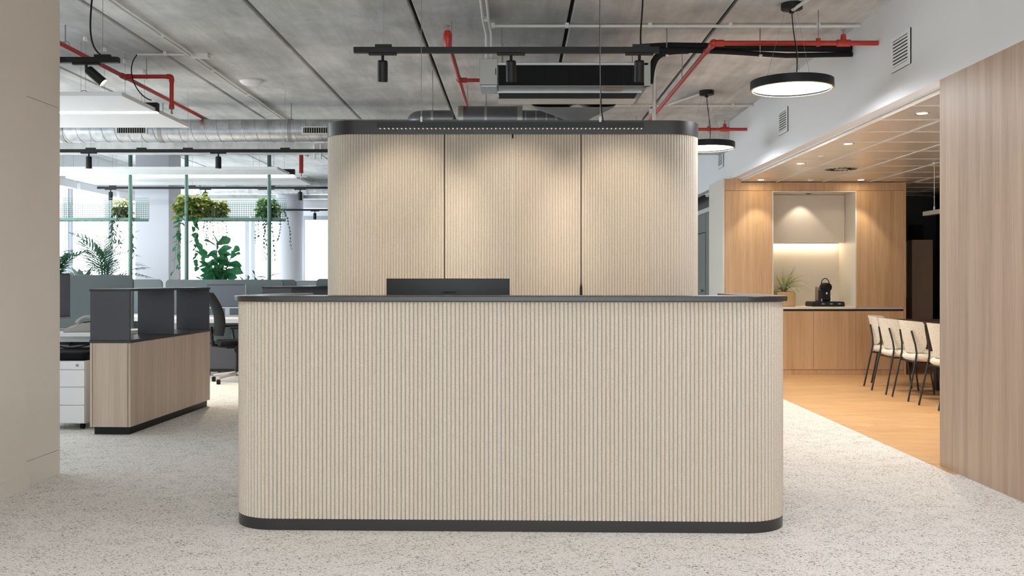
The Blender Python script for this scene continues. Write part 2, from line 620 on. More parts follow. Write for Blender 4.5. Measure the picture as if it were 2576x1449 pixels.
# kitchen metal tile ceiling
KZ = 2.46
kc = S_(MB().box(WX + 0.1, 7.2, 5.4, 14.4, KZ + 0.03, KZ + 0.06), 'ceiling_kitchen', 'white', 'glossy beige metal tile ceiling over the kitchen', 'ceiling')
kx = [WX + 0.1, 3.32, 3.91, 4.5, 5.09, 5.68, 6.27, 6.86, 7.2]
ky = [11.67 + 0.6 * k for k in range(-10, 5)] + [14.4]
for i in range(len(kx) - 1):
    for j in range(len(ky) - 1):
        MB().box(kx[i] + 0.011, kx[i + 1] - 0.011, ky[j] + 0.005, ky[j + 1] - 0.005, KZ, KZ + 0.028).build('ceiling_tile', 'tile', kc)
for y in ky[:-1]:
    MB().box(WX + 0.11, 7.19, y - 0.004, y + 0.004, KZ - 0.004, KZ + 0.029).build('ceiling_bar', 'greige', kc)
for x in kx[1:-1]:
    MB().box(x - 0.009, x + 0.009, 5.67, 14.4, KZ - 0.005, KZ + 0.029).build('ceiling_bar', 'white', kc)

# ------------------------------------------------------------------ facades
wn = [0]


def window(axis, plane, a0, a1, z0, z1, label, th=0.06, depth=0.08, mat_='frame_grey', transom=None):
    wn[0] += 1
    root = thing('window_%d' % wn[0], label, 'window')
    root['kind'] = 'structure'

    def bx(u0, u1, d0, d1, w0, w1):
        mb = MB()
        return mb.box(d0, d1, u0, u1, w0, w1) if axis == 'X' else mb.box(u0, u1, d0, d1, w0, w1)
    p0, p1 = plane - depth / 2, plane + depth / 2
    bx(a0, a1, p0, p1, z0, z0 + th).build('frame_rail', mat_, root)
    bx(a0, a1, p0, p1, z1 - th, z1).build('frame_rail', mat_, root)
    bx(a0, a0 + th, p0, p1, z0 + th, z1 - th).build('frame_stile', mat_, root)
    bx(a1 - th, a1, p0, p1, z0 + th, z1 - th).build('frame_stile', mat_, root)
    if transom:
        bx(a0 + th, a1 - th, p0, p1, transom, transom + 0.05).build('transom', mat_, root)
    bx(a0 + th, a1 - th, plane - 0.004, plane + 0.004, z0 + th, z1 - th).build('pane', 'glass', root)
    return root


FX = -7.15
S_(MB().box(FX - 0.15, FX + 0.1, 5.3, 20.2, 0, 0.55), 'wall_facade', 'white', 'low white parapet under the side office windows', 'wall')
S_(MB().box(FX - 0.15, FX + 0.12, 5.3, 20.2, 2.78, CEIL + 0.03), 'wall_facade_head', 'white', 'white lintel band over the side office windows', 'wall')
S_(MB().box(FX - 0.15, FX + 0.1, 5.3, 6.2, 0.55, 2.78), 'wall_facade_solid', 'white', 'solid white wall before the side office windows', 'wall')
fb = [15.2 + 1.5 * k for k in range(-6, 4)]
fnames = ['first', 'second', 'third', 'fourth', 'fifth', 'sixth', 'seventh', 'eighth', 'ninth', 'tenth', 'eleventh']
for i in range(len(fb) - 1):
    window('X', FX, fb[i] + 0.03, fb[i + 1] - 0.03, 0.55, 2.78, '%s tall side window of the office counted from the solid wall' % fnames[i])
for i in range(3, 9):
    t = S_(MB().box(FX + 0.06, FX + 0.17, fb[i] + 0.06, fb[i + 1] - 0.06, 2.66, 2.775), 'trim_%d' % (i - 2), 'white', 'white blind cassette over the %s side window' % fnames[i], 'blind cassette')
S_(MB().box(-7.1, -2.2, 20.0, 20.15, 0, 0.55), 'wall_end', 'white', 'low white parapet under the end windows', 'wall')
S_(MB().box(-7.1, 3.2, 20.0, 20.15, 2.56, CEIL + 0.03), 'wall_end_head', 'white', 'white band over the end windows', 'wall')
S_(MB().box(-2.2, 3.2, 20.0, 20.15, 0, 2.56), 'wall_end_solid', 'white', 'white end wall hidden behind the ribbed storage block', 'wall')
S_(MB().box(-7.1, -2.2, 19.72, 19.98, 2.70, 2.86), 'trim_8', 'white', 'white blind box running along the end windows', 'blind box')
ex = [-7.05, -5.6, -4.55, -3.4, -2.2]
for i in range(4):
    window('Y', 20.06, ex[i] + 0.02, ex[i + 1] - 0.02, 0.55, 2.56, ['wide end window behind the fig plant', 'end window with a slanting steel brace outside', 'bright end window beside the round column', 'end window mostly hidden by the ribbed block'][i], th=0.085)
# added glazing behind the camera, lets in sky light as frontal fill
S_(MB().box(-2.84, WX, -4.25, -4.1, 0, 0.3), 'wall_rear', 'white', 'low wall under the added rear glazing', 'wall')
S_(MB().box(-2.84, WX, -4.25, -4.1, 3.05, CEIL + 0.03), 'wall_rear_head', 'white', 'white band over the added rear glazing', 'wall')
rx = [-2.84, -0.98, 0.88, WX]
for i in range(3):
    window('Y', -4.18, rx[i] + 0.01, rx[i + 1] - 0.01, 0.3, 3.05, ['added rear glazing bay beside the beige wall', 'middle bay of the added rear glazing', 'added rear glazing bay beside the oak wall'][i], th=0.05)

# columns
S_(MB().box(-6.08, -5.54, 15.2, 15.74, 0, CEIL), 'column', 'column', 'square white column between the two planter frames', 'column', bevel=0.008)
S_(MB().lathe([(0.27, 0), (0.27, CEIL)], (-4.57, 19.2, 0), 32), 'column', 'column', 'round white column by the end windows', 'column', smooth=40)
# outside brace seen through the end window
xb = thing('steel_brace', 'pale slanting steel brace standing outside the end window', 'brace', (-5.0, 22.4, 0))
mb = MB(xb); mb.tube([(-5.85, 22.4, 2.9), (-4.35, 22.4, 0.2)], 0.16, 4); mb.build('diagonal_bar', 'exterior', xb)
mb = MB(xb); mb.box(-5.75, -5.45, 22.3, 22.5, 0, 3.2); mb.build('upright', 'exterior', xb)
for z in (1.0, 1.7):
    mb = MB(xb); mb.tube([(-5.5, 22.4, z), (-4.9, 22.4, z + 0.3)], 0.05, 6); mb.build('strut', 'exterior', xb)
S_(MB().box(-14, 6, 20.4, 40, -0.3, -0.1), 'ground_outside', 'exterior', 'pale paving outside the end windows', 'ground')

# corridor door
dr = thing('door_1', 'grey green corridor door with round knob behind the ribbed block', 'door', (3.2, 16.6, 0))
dr['kind'] = 'structure'
mb = MB(dr); mb.box(3.165, 3.2, 16.02, 17.12, 0, 2.0); mb.build('door_leaf', 'sage_wall', dr)
mb = MB(dr); mb.box(3.17, 3.2, 15.25, 16.0, 0, 2.33); mb.build('side_panel', 'sage_wall', dr)
mb = MB(dr); mb.box(3.17, 3.2, 16.02, 17.12, 2.02, 2.33); mb.build('transom_panel', 'sage_wall', dr)
mb = MB(dr); mb.box(3.13, 3.2, 15.2, 17.2, 2.33, 2.4); mb.build('door_head', 'conduit', dr)
mb = MB(dr); mb.tube([(3.165, 16.12, 1.03), (3.12, 16.12, 1.03)], 0.012, 8).ball((3.11, 16.12, 1.03), (0.05, 0.05, 0.05)); mb.build('door_knob', 'plate', dr, smooth=50)
mb = MB(dr); mb.lathe([(0.0, 0), (0.025, 0), (0.025, 0.012), (0, 0.012)], (3.165, 16.12, 0.93), 12, Matrix.Rotation(R(-90), 3, 'Y')); mb.build('lock_rose', 'plate', dr)

# ================================================================== RECEPTION DESK
RZ = R(-1.6)
desk = thing('reception_desk', 'long beige ribbed felt reception desk with black top and plinth', 'reception desk', (-0.045, 4.555, 0), RZ)
W, DEP, RAD = 2.72, 1.05, 0.23
ZP, ZT, ZS = 0.055, 1.100, 1.126


def ring(W, dep, r, front, side, grow=0.0, n=16):
    o = u_path(W + 2 * grow, dep + grow, r + grow, n)
    o = [(x, y - grow) for x, y in o]
    w = W / 2 - side
    return o + [(w, dep + grow), (w, front), (-w, front), (-w, dep + grow)]


MB().prism(ring(W, DEP, RAD, 0.24, 0.14, -0.004), 0, ZP).build('plinth', 'black_lam', desk, smooth=30)
MB().prism(ring(W, DEP, RAD, 0.22, 0.12, -0.012), ZP, ZT).build('core_panel', 'felt', desk)
MB().prism(ring(W, DEP, RAD, 0.34, 0.17, 0.018), ZT, ZS).build('counter_top', 'black_lam', desk, smooth=30, bevel=0.003)
MB().box(-W / 2 + 0.13, W / 2 - 0.13, 0.23, 0.98, 0.715, 0.74).build('inner_worktop', 'black_lam', desk)
rib0 = None
rr = 0.0098
half = [(rr * math.cos(PI * k / 8), -rr * math.sin(PI * k / 8)) for k in range(9)]
mb = MB().prism([(x, y * 1.0) for x, y in half], ZP, ZT - 0.003)
for p, t in walk(u_path(W - 0.024, DEP - 0.012, RAD - 0.012, 40), 0.02):
    if rib0 is None:
        rib0 = mb.build('rib', 'felt', desk, smooth=50)
        o = rib0
    else:
        o = rib0.copy(); C.objects.link(o)
    o.location = (p.x, p.y + 0.012, 0)
    o.rotation_euler = (0, 0, math.atan2(t.y, t.x))

# monitor on the desk, seen from behind
mo = thing('desk_monitor', 'black curved monitor seen from behind above the reception desk', 'monitor', (-0.375, 5.2, 0.7415))
n = 14
poly = []
Wm, sag = 0.672, 0.028
for i in range(n + 1):
    x = -Wm / 2 + Wm * i / n
    poly.append((x, -sag * (1 - (2 * x / Wm) ** 2)))
back = [(x, y + 0.02) for x, y in reversed(poly)]
MB().prism(poly + back, 0.075, 0.470).build('back_shell', 'dark_plastic', mo, smooth=30, bevel=0.002)
scr = MB()
MB().prism([(x * 0.985, y + 0.0195) for x, y in poly] + [(x * 0.985, y + 0.022) for x, y in reversed(poly)], 0.083, 0.462).build('display', 'display', mo, smooth=30)
MB().box(-0.03, 0.03, -0.045, -0.02, 0.01, 0.25).build('stand_neck', 'dark_plastic', mo, bevel=0.003)
MB().lathe([(0, 0), (0.11, 0), (0.11, 0.008), (0.03, 0.012), (0, 0.012)], (0, -0.02, 0), 24).build('stand_foot', 'dark_plastic', mo, smooth=40)
fc = bpy.data.curves.new('logo_lettering', 'FONT')
fc.body = 'SAMSUNG'
fc.size = 0.0165
fc.align_x = 'CENTER'
fc.extrude = 0.0006
fc.offset = 0.0004
tmp = bpy.data.objects.new('lettering_curve', fc)
C.objects.link(tmp)
bpy.context.view_layer.update()
me = bpy.data.meshes.new_from_object(tmp.evaluated_get(bpy.context.evaluated_depsgraph_get()))
bpy.data.objects.remove(tmp)
fo = bpy.data.objects.new('logo_lettering', me)
me.materials.clear()
me.materials.append(M['rubber'])
fo.rotation_euler = (R(90), 0, 0)
fo.location = (0.01, -sag - 0.0007, 0.389)
fo.parent = mo
C.objects.link(fo)

# ================================================================== RIBBED STORAGE BLOCK
sb = thing('storage_block', 'tall beige ribbed felt storage block with black top band behind the desk', 'cabinet', (-0.03, 7.0, 0))
BW, BD, BR = 2.80, 1.1, 0.24
BZ0, BZ1, BZ2 = 0.06, 2.274, 2.376


def closed_rr(W, dep, r, grow=0.0, n=14):
    w = W / 2 + grow
    r += grow
    y0, y1 = -grow, dep + grow
    return (arc_path(-w + r, y0 + r, r, PI, 1.5 * PI, n) + arc_path(w - r, y0 + r, r, 1.5 * PI, 2 * PI, n)
            + arc_path(w - r, y1 - r, r, 0, 0.5 * PI, n) + arc_path(-w + r, y1 - r, r, 0.5 * PI, PI, n))


MB().prism(closed_rr(BW, BD, BR, -0.022), 0, BZ1).build('carcass', 'felt', sb, smooth=30)
MB().prism(closed_rr(BW, BD, BR, 0.004), BZ1, BZ2).build('top_band', 'black_lam', sb, smooth=30)
MB().prism(closed_rr(BW, BD, BR, -0.004), 0, BZ0).build('plinth', 'black_lam', sb, smooth=30)


def rib_sheet(path, name, parent, pitch=0.0204, amp=0.0098, z0=BZ0, z1=BZ1, mtl='felt'):
    P = [Vector((x, y, 0)) for x, y in path]
    Lt = sum((P[i + 1] - P[i]).length for i in range(len(P) - 1))
    n = max(1, round(Lt / pitch))
    k = 6
    pts = walk(path, Lt / (n * k) * 0.99999, 0.0)[:n * k + 1]
    out, inn = [], []
    for i, (p, t) in enumerate(pts):
        nrm = Vector((t.y, -t.x, 0))
        ph = (i % k) / k
        h = math.sin(PI * ph) if ph else 0.0
        h = h ** 0.55 if h > 0 else 0.0
        out.append(p + nrm * (h * amp))
        inn.append(p - nrm * 0.008)
    poly = [(p.x, p.y) for p in out] + [(p.x, p.y) for p in reversed(inn)]
    n2 = len(out)
    mb = MB()
    vs = [(x, y, z) for z in (z0, z1) for x, y in poly]
    N_ = len(poly)
    fs = []
    for i in range(n2 - 1):
        fs.append((i, i + 1, N_ + i + 1, N_ + i))
        a, b2 = N_ - 1 - i, N_ - 2 - i
        fs.append((N_ + a, N_ + b2, b2, a))
        fs.append((a, b2, i + 1, i))
        fs.append((N_ + i, N_ + i + 1, N_ + b2, N_ + a))
    for e in (0, n2 - 1):
        fs.append((e, N_ + e, 2 * N_ - 1 - e, N_ - 1 - e))
    mb.add(vs, fs)
    return mb.build(name, mtl, parent, smooth=55)


Y0 = 0.010
sx = [-1.0325 + 0.03, -0.531 + 0.03, 0.0, 0.4725 + 0.03, 0.983 + 0.03]
w = BW / 2 - 0.010
lp = [(-w, BD - 0.3)] + arc_path(-w + BR - 0.01, Y0 + BR - 0.01, BR - 0.01, PI, 1.5 * PI, 24) + [(sx[0] - 0.004, Y0)]
rib_sheet(lp, 'curved_panel', sb)
rp = [(sx[4] + 0.004, Y0)] + arc_path(w - BR + 0.01, Y0 + BR - 0.01, BR - 0.01, 1.5 * PI, 2 * PI, 24) + [(w, BD - 0.3)]
rib_sheet(rp, 'curved_panel', sb)
gaps = [0.004, 0.0035, 0.003, 0.0035, 0.004]
for i in range(4):
    d_ = rib_sheet([(sx[i] + gaps[i], Y0), (sx[i + 1] - gaps[i + 1], Y0)], 'door', sb)
    if i == 2:
        mbh = MB().prism_y([(sx[3] - 0.009, 1.02), (sx[3] + 0.007, 1.02), (sx[3] + 0.007, 1.15), (sx[3], 1.185), (sx[3] - 0.009, 1.15)], -0.012, 0.012)
        mbh.build('door_pull', 'rubber', d_)
for i in (0, 2, 4):
    MB().box(sx[i] - 0.0026, sx[i] + 0.0026, 0.001, 0.02, BZ0, BZ1).build('seam_strip', 'felt_edge', sb)
for i in (1, 3):
    MB().box(sx[i] - 0.004, sx[i] + 0.004, 0.014, 0.021, BZ0, BZ1).build('door_gap', 'joint', sb)
MB().box(sx[2] - 0.004, sx[2] + 0.004, -0.003, 0.01, BZ1 - 0.03, BZ1).build('door_catch', 'rubber', sb)

# ================================================================== LOW CABINET WITH BLACK RACK
def low_cabinet(loc, label):
    t = thing('storage_cabinet', label, 'cabinet', loc, 0, 'low cabinets with black open racks')
    t.rotation_euler = (0, 0, R(-2.2))
    # local: x 0..0.315, y 0..1.72
    MB().box(0.02, 0.295, 0.03, 1.70, 0, 0.062).build('plinth', 'black', t)
    MB().box(0.004, 0.296, 0.02, 1.72, 0.062, 0.715).build('carcass', 'joint', t)
    MB().box(0.020, 0.296, 0.0, 0.02, 0.062, 0.715).build('end_panel', 'oak_grey', t, bevel=0.001)
    MB().box(-0.002, 0.016, 0.0, 1.72, 0.062, 0.715).build('side_panel', 'oak_grey', t)
    ys = [0.0, 0.43, 0.86, 1.29, 1.72]
    for i in range(4):
        MB().box(0.300, 0.318, ys[i] + 0.002, ys[i + 1] - 0.002, 0.062, 0.715).build('door', 'oak_grey', t, bevel=0.001)
    MB().box(-0.004, 0.322, -0.004, 1.724, 0.715, 0.738).build('cabinet_top', 'black_lam', t, bevel=0.001)
    for y in (0.0, 0.85, 1.70):
        MB().box(0.0, 0.312, y, y + 0.022, 0.738, 1.118).build('rack_divider', 'char', t, bevel=0.001)
    MB().box(-0.006, 0.318, -0.004, 1.724, 1.118, 1.136).build('rack_top', 'black_lam', t, bevel=0.001)
    return t


low_cabinet((-3.318, 7.42, 0), 'greyed oak cabinet with black open rack beside the white drawer pedestal')
low_cabinet((-2.72, 10.2, 0), 'low cabinet whose black rack peeks over the reception desk return')


# ================================================================== WORKSTATIONS
def screen(x0, x1, y, z0, z1, label, r=0.06, th=0.03, round_l=True, round_r=True):
    poly = [(x0, z0), (x1, z0)]
    poly += arc_path(x1 - r, z1 - r, r, 0, PI / 2, 6) if round_r else [(x1, z1)]
    poly += arc_path(x0 + r, z1 - r, r, PI / 2, PI, 6) if round_l else [(x0, z1)]
    t = thing('desk_screen', label, 'desk screen', ((x0 + x1) / 2, y, z0), 0, 'grey green felt desk screens')
    mb = MB(t); mb.prism_y(poly, y - th / 2, y + th / 2)
    mb.build('felt_panel', 'screen_felt', t, smooth=30, bevel=0.004)
    for x in (x0 + 0.25, x1 - 0.25):
        mb = MB(t); mb.box(x - 0.03, x + 0.03, y - 0.025, y + 0.025, z0 - 0.02, z0 + 0.05); mb.build('clamp', 'grey_plastic', t)
    return t


def office_desk(x0, x1, y0, y1, label, z=0.74):
    t = thing('office_desk', label, 'desk', ((x0 + x1) / 2, (y0 + y1) / 2, 0), 0, 'white office desks')
    mb = MB(t); mb.box(x0, x1, y0, y1, z - 0.03, z); mb.build('desktop', 'white_lam', t, bevel=0.002)
    mb = MB(t); mb.box(x0 + 0.05, x1 - 0.05, y0 + 0.1, y0 + 0.15, z - 0.08, z - 0.03); mb.build('crossbar', 'white_lam', t)
    for x in (x0 + 0.03, x1 - 0.03):
        for y in (y0 + 0.06, y1 - 0.06):
            mb = MB(t); mb.box(x - 0.025, x + 0.025, y - 0.025, y + 0.025, 0.02, z - 0.03); mb.build('leg', 'grey_plastic', t)
        mb = MB(t); mb.box(x - 0.04, x + 0.035, y0, y1, 0, 0.022); mb.build('foot', 'white_lam', t)
    return t


def monitor(loc, rz, label, w=0.52, h=0.31, tilt=0.0):
    t = thing('computer_monitor', label, 'monitor', loc, rz, 'monitors on the office desks')
    MB().box(-w / 2, w / 2, 0.0, 0.03, 0.10, 0.10 + h).build('casing', 'dark_plastic', t, bevel=0.004)
    MB().box(-w / 2 + 0.008, w / 2 - 0.008, -0.003, 0.0, 0.122, 0.10 + h - 0.008).build('display', 'display', t)
    MB().box(-w / 2, w / 2, -0.004, 0.0, 0.10, 0.116).build('chin_trim', 'silver', t)
    MB().box(w / 2 - 0.006, w / 2 + 0.001, -0.004, 0.03, 0.10, 0.10 + h).build('edge_trim', 'silver', t)
    MB().box(-0.03, 0.03, 0.03, 0.05, 0.012, 0.26).build('stand_neck', 'silver', t)
    MB().box(-0.12, 0.12, -0.06, 0.12, 0, 0.012).build('stand_foot', 'silver', t, bevel=0.003)
    return t


office_desk(-5.2, -3.35, 7.92, 8.66, 'white office desk carrying the cream desk phone', 0.765)
screen(-5.6, -3.515, 8.75, 0.72, 1.252, 'long grey green felt screen behind the desk phone', 0.07)
screen(-6.6, -4.9, 13.2, 0.72, 1.218, 'felt screen in front of the square white column', 0.06)
screen(-4.69, -3.12, 12.75, 0.72, 1.215, 'long felt screen behind the grey office monitor', 0.06)
screen(-4.4, -3.06, 13.25, 0.021, 1.214, 'felt screen peeking out behind the long one', 0.06)
screen(-2.52, -1.2, 12.0, 0.021, 1.225, 'felt screen running behind the ribbed storage block', 0.05)
office_desk(-4.6, -2.6, 11.95, 12.68, 'white office desk carrying the grey monitor', 0.745)
office_desk(-6.6, -4.75, 12.5, 13.15, 'white office desk in front of the square column', 0.745)
pn = thing('panel_screen', 'pale grey low panel between the felt screens', 'panel', (-3.0, 14.0, 0), 0)
mb = MB(pn); mb.box(-3.3, -2.6, 14.0, 14.05, 0, 1.195); mb.build('board', 'frame_grey', pn, bevel=0.003)
mb = MB(pn); mb.box(-3.32, -2.58, 13.98, 14.07, 1.195, 1.205); mb.build('cap_rail', 'white_lam', pn)

monitor((-3.74, 12.3, 0.745), 0.0, 'grey office monitor facing the room above the low cabinet', 0.5, 0.305)
monitor((-4.03, 8.25, 0.765), R(78), 'dark monitor seen edge on beside the pilaster', 0.5, 0.40)

# desk phone
ph = thing('desk_phone', 'cream and grey desk phone lying on the white desk', 'phone', (-3.72, 8.12, 0.765), R(20))
MB().prism_y([(-0.12, 0), (0.13, 0), (0.13, 0.085), (0.02, 0.075), (-0.11, 0.022), (-0.12, 0.012)], -0.1, 0.1).build('base', 'grey_plastic', ph, bevel=0.006)
MB().tube(bez((-0.01, -0.075, 0.075), (0.01, -0.075, 0.135), (0.1, -0.075, 0.145), (0.13, -0.075, 0.10), 10), [0.024, 0.022, 0.017, 0.015, 0.015, 0.015, 0.015, 0.017, 0.02, 0.023, 0.024], 10).build('handset', 'grey_plastic', ph, smooth=50)
key0 = None
for i in range(4):
    for j in range(3):
        o = MB().cbox((0, 0, 0), (0.018, 0.016, 0.008)).build('key', 'cream', ph) if key0 is None else key0.copy()
        if key0 is None: key0 = o
        else: C.objects.link(o)
        x = -0.085 + i * 0.025
        o.location = (x, -0.005 + j * 0.024, 0.036 + (x + 0.085) * 0.42)
        o.rotation_euler = (0, R(-22), 0)
MB().cbox((0.06, 0.03, 0.084), (0.075, 0.1, 0.006), Matrix.Rotation(R(-6), 3, 'Y')).build('display', 'dark_plastic', ph)

# drawer pedestal with cushion
pd = thing('drawer_pedestal', 'white drawer pedestal with a black cushion under the white desk', 'pedestal', (-3.68, 7.98, 0))
mb = MB(pd); mb.box(-3.885, -3.47, 7.68, 8.25, 0.05, 0.555); mb.build('body', 'white_lam', pd, bevel=0.002)
zs = [0.055, 0.19, 0.335, 0.48, 0.553]
zz = [0.055, 0.20, 0.345, 0.485, 0.555]
for i in range(4):
    mb = MB(pd); mb.box(-3.883, -3.472, 7.66, 7.68, zz[i] + 0.002, zz[i + 1] - 0.002)
    d_ = mb.build('drawer', 'white_lam', pd, bevel=0.001)
    if i == 3:
        mb = MB(pd); mb.lathe([(0, 0), (0.011, 0), (0.011, 0.006), (0, 0.006)], (-3.53, 7.66, 0.52), 14, Matrix.Rotation(R(90), 3, 'X')); mb.build('lock', 'plate', d_)
mb = MB(pd); mb.box(-3.885, -3.47, 7.67, 8.25, 0.555, 0.625); mb.build('cushion', 'black_soft', pd, bevel=0.025)
for x in (-3.83, -3.52):
    for y in (7.74, 8.18):
        mb = MB(pd); mb.lathe([(0, -0.012), (0.025, -0.012), (0.025, 0.012), (0, 0.012)], (x, y, 0.025), 12, Matrix.Rotation(R(90), 3, 'Y')); mb.build('caster', 'rubber', pd)
# computer held under the desk
cp = thing('computer_tray', 'black computer box hung under the white desk above the cushion', 'computer', (-3.75, 8.2, 0.64))
mb = MB(cp); mb.box(-3.9, -3.46, 8.10, 8.5, 0.655, 0.725); mb.build('case', 'dark_plastic', cp, bevel=0.004)
mb = MB(cp); mb.box(-3.80, -3.78, 8.09, 8.51, 0.645, 0.734).box(-3.58, -3.56, 8.09, 8.51, 0.645, 0.734); o = mb.build('strap', 'black', cp)
mb = MB(cp); mb.tube(bez((-3.9, 7.99, 0.70), (-3.8, 7.95, 0.62), (-3.7, 7.95, 0.62), (-3.5, 7.98, 0.69)), 0.006, 6); mb.build('cable', 'rubber', cp)

# dark pedestal and laptop tray at the far desk
dp = thing('dark_pedestal', 'dark grey pedestal on casters under the far white desk', 'pedestal', (-3.62, 12.3, 0))
mb = MB(dp); mb.box(-3.95, -3.42, 12.05, 12.55, 0.06, 0.40); mb.build('body', 'char', dp, bevel=0.003)
mb = MB(dp); mb.box(-3.95, -3.42, 12.04, 12.06, 0.05, 0.085); mb.build('base_rail', 'black', dp)
mb = MB(dp); mb.box(-3.95, -3.42, 12.04, 12.55, 0.40, 0.41); mb.build('lid', 'black', dp)
for x in (-3.9, -3.45):
    for y in (12.08, 12.5):
        mb = MB(dp); mb.lathe([(0, -0.015), (0.03, -0.015), (0.03, 0.015), (0, 0.015)], (x, y, 0.03), 12, Matrix.Rotation(R(90), 3, 'Y')); mb.build('caster', 'rubber', dp)
ft = thing('privacy_panel', 'grey felt modesty panel under the far white desk', 'panel', (-3.5, 12.62, 0))
mb = MB(ft); mb.box(-4.5, -2.7, 12.69, 12.71, 0.3, 0.70); mb.build('felt_panel', 'screen_felt', ft)
mb = MB(ft); mb.box(-4.5, -2.7, 12.685, 12.715, 0.70, 0.714); mb.build('rail', 'white_lam', ft)
kb = thing('keyboard', 'grey keyboard lying below the grey office monitor', 'keyboard', (-3.58, 12.08, 0.745))
MB().box(-0.22, 0.22, -0.07, 0.07, 0, 0.014).build('body', 'grey_plastic', kb, bevel=0.005)
for j in range(4):
    MB().box(-0.205, 0.205, -0.055 + j * 0.03, -0.032 + j * 0.03, 0.014, 0.018).build('key_row', 'frame_grey', kb)
hs = thing('headset', 'black headset lying beside the grey office monitor', 'headset', (-3.40, 12.24, 0.746))
MB().tube(bez((-0.08, 0, 0.03), (-0.08, 0, 0.12), (0.08, 0, 0.12), (0.08, 0, 0.03)), 0.008, 8).build('band', 'rubber', hs, smooth=50)
for x in (-0.08, 0.08):
    MB().ball((x, 0, 0.035), (0.035, 0.07, 0.07)).build('ear_cup', 'rubber', hs, smooth=50)

# office chair
oc = thing('office_chair', 'black swivel office chair half hidden behind the low cabinet', 'chair', (-3.31, 11.3, 0), R(-66))
# local: front is +y
for k in range(5):
    q = 2 * PI * k / 5 + 0.35
    e = (0.30 * math.cos(q), 0.30 * math.sin(q))
    sp_ = MB().tube([(0.03 * math.cos(q), 0.03 * math.sin(q), 0.105), (e[0], e[1], 0.075)], [0.024, 0.017], 8).build('base_spoke', 'grey_plastic', oc, smooth=50)
    MB().lathe([(0, -0.02), (0.028, -0.02), (0.028, 0.02), (0, 0.02)], (e[0], e[1], 0.029), 12, Matrix.Rotation(R(90), 3, 'X') ).build('caster', 'rubber', sp_, smooth=40)
MB().lathe([(0, 0.08), (0.035, 0.08), (0.03, 0.2), (0.02, 0.2), (0.02, 0.42), (0, 0.42)], (0, 0, 0), 14).build('gas_lift', 'black', oc, smooth=40)
MB().box(-0.12, 0.12, -0.14, 0.14, 0.405, 0.43).build('mechanism', 'black', oc, bevel=0.006)
MB().box(-0.24, 0.24, -0.23, 0.25, 0.43, 0.50).build('seat', 'black_soft', oc, bevel=0.03)
mb = MB()
NR, NC = 10, 8
vs, fs = [], []
for face, th in ((0, 0.0), (1, 0.05)):
    for i in range(NR + 1):
        z = 0.56 + 0.50 * i / NR
        ww = 0.23 * (1 - 0.25 * (i / NR) ** 3)
        for j in range(NC + 1):
            u = -1 + 2 * j / NC
            y = -0.25 - 0.05 * math.sin(PI * i / NR * 0.9 + 0.3) * -1 + 0.05 * u * u - (0.09 * (i / NR) ** 2)
            vs.append((ww * u, y - th * (1 - 0.75 * abs(u) ** 3), z))
W_ = NC + 1
K = (NR + 1) * W_
for i in range(NR):
    for j in range(NC):
        a = i * W_ + j
        fs.append((a, a + 1, a + W_ + 1, a + W_))
        fs.append((K + a, K + a + W_, K + a + W_ + 1, K + a + 1))
for i in range(NR):
    for j in (0, NC):
        a = i * W_ + j
        fs.append((a, a + W_, K + a + W_, K + a))
for j in range(NC):
    for i in (0, NR):
        a = i * W_ + j
        fs.append((a, a + 1, K + a + 1, K + a))
mb.add(vs, fs)
mb.build('backrest', 'black_soft', oc, smooth=60)
MB().tube([(0, -0.1, 0.42), (0, -0.28, 0.44), (0, -0.30, 0.66)], 0.022, 8).build('back_bar', 'black', oc, smooth=50)
for s in (-1, 1):
    a_ = MB().tube([(s * 0.2, 0.0, 0.42), (s * 0.285, 0.0, 0.43), (s * 0.29, -0.02, 0.64)], 0.017, 8).build('arm_post', 'dark_plastic', oc, smooth=50)
    MB().box(s * 0.29 - 0.04, s * 0.29 + 0.04, -0.13, 0.13, 0.64, 0.668).build('armrest', 'rubber', a_, bevel=0.01)
MB().lathe([(0, -0.02), (0.05, -0.02), (0.05, 0.02), (0, 0.02)], (0.27, -0.02, 0.40), 16, Matrix.Rotation(R(90), 3, 'Y')).build('tension_knob', 'rubber', oc, smooth=40)

# ================================================================== KITCHEN
KY = 12.15
CT = 0.866
base_x = [2.65, 3.26, 3.78, 4.32, 4.93]
bl = ['oak base cabinet next to the pale pier', 'oak base cabinet under the potted plant', 'oak base cabinet under the coffee machine', 'oak base cabinet behind the dining chairs']
for i in range(4):
    a, b2 = base_x[i], base_x[i + 1]
    t = thing('base_cabinet', bl[i], 'cabinet', ((a + b2) / 2, KY + 0.3, 0), 0, 'oak kitchen base cabinets')
    mb = MB(t); mb.box(a, b2, KY + 0.02, 12.85, 0.07, CT - 0.028); mb.build('carcass', 'oak', t)
    mb = MB(t); mb.box(a + 0.0015, b2 - 0.0015, KY, KY + 0.02, 0.07, CT - 0.055); mb.build('door', 'oak', t, bevel=0.001)
    mb = MB(t); mb.box(a, b2, KY + 0.015, KY + 0.022, CT - 0.055, CT - 0.028); mb.build('grip_recess', 'joint', t)
    mb = MB(t); mb.box(a, b2, KY + 0.012, KY + 0.03, 0, 0.07); mb.build('toe_board', 'oak', t)
t = thing('kitchen_worktop', 'thin pale worktop running over the oak base cabinets', 'worktop', (3.8, 12.4, CT - 0.028))
mb = MB(t); mb.box(2.65, 4.32, KY - 0.004, 12.85, CT - 0.028, CT - 0.0005); mb.build('slab', 'worktop', t, bevel=0.002)
mb = MB(t); mb.box(4.32, 4.93, KY + 0.02, 12.85, CT - 0.028, CT - 0.0005); mb.build('slab', 'worktop', t)
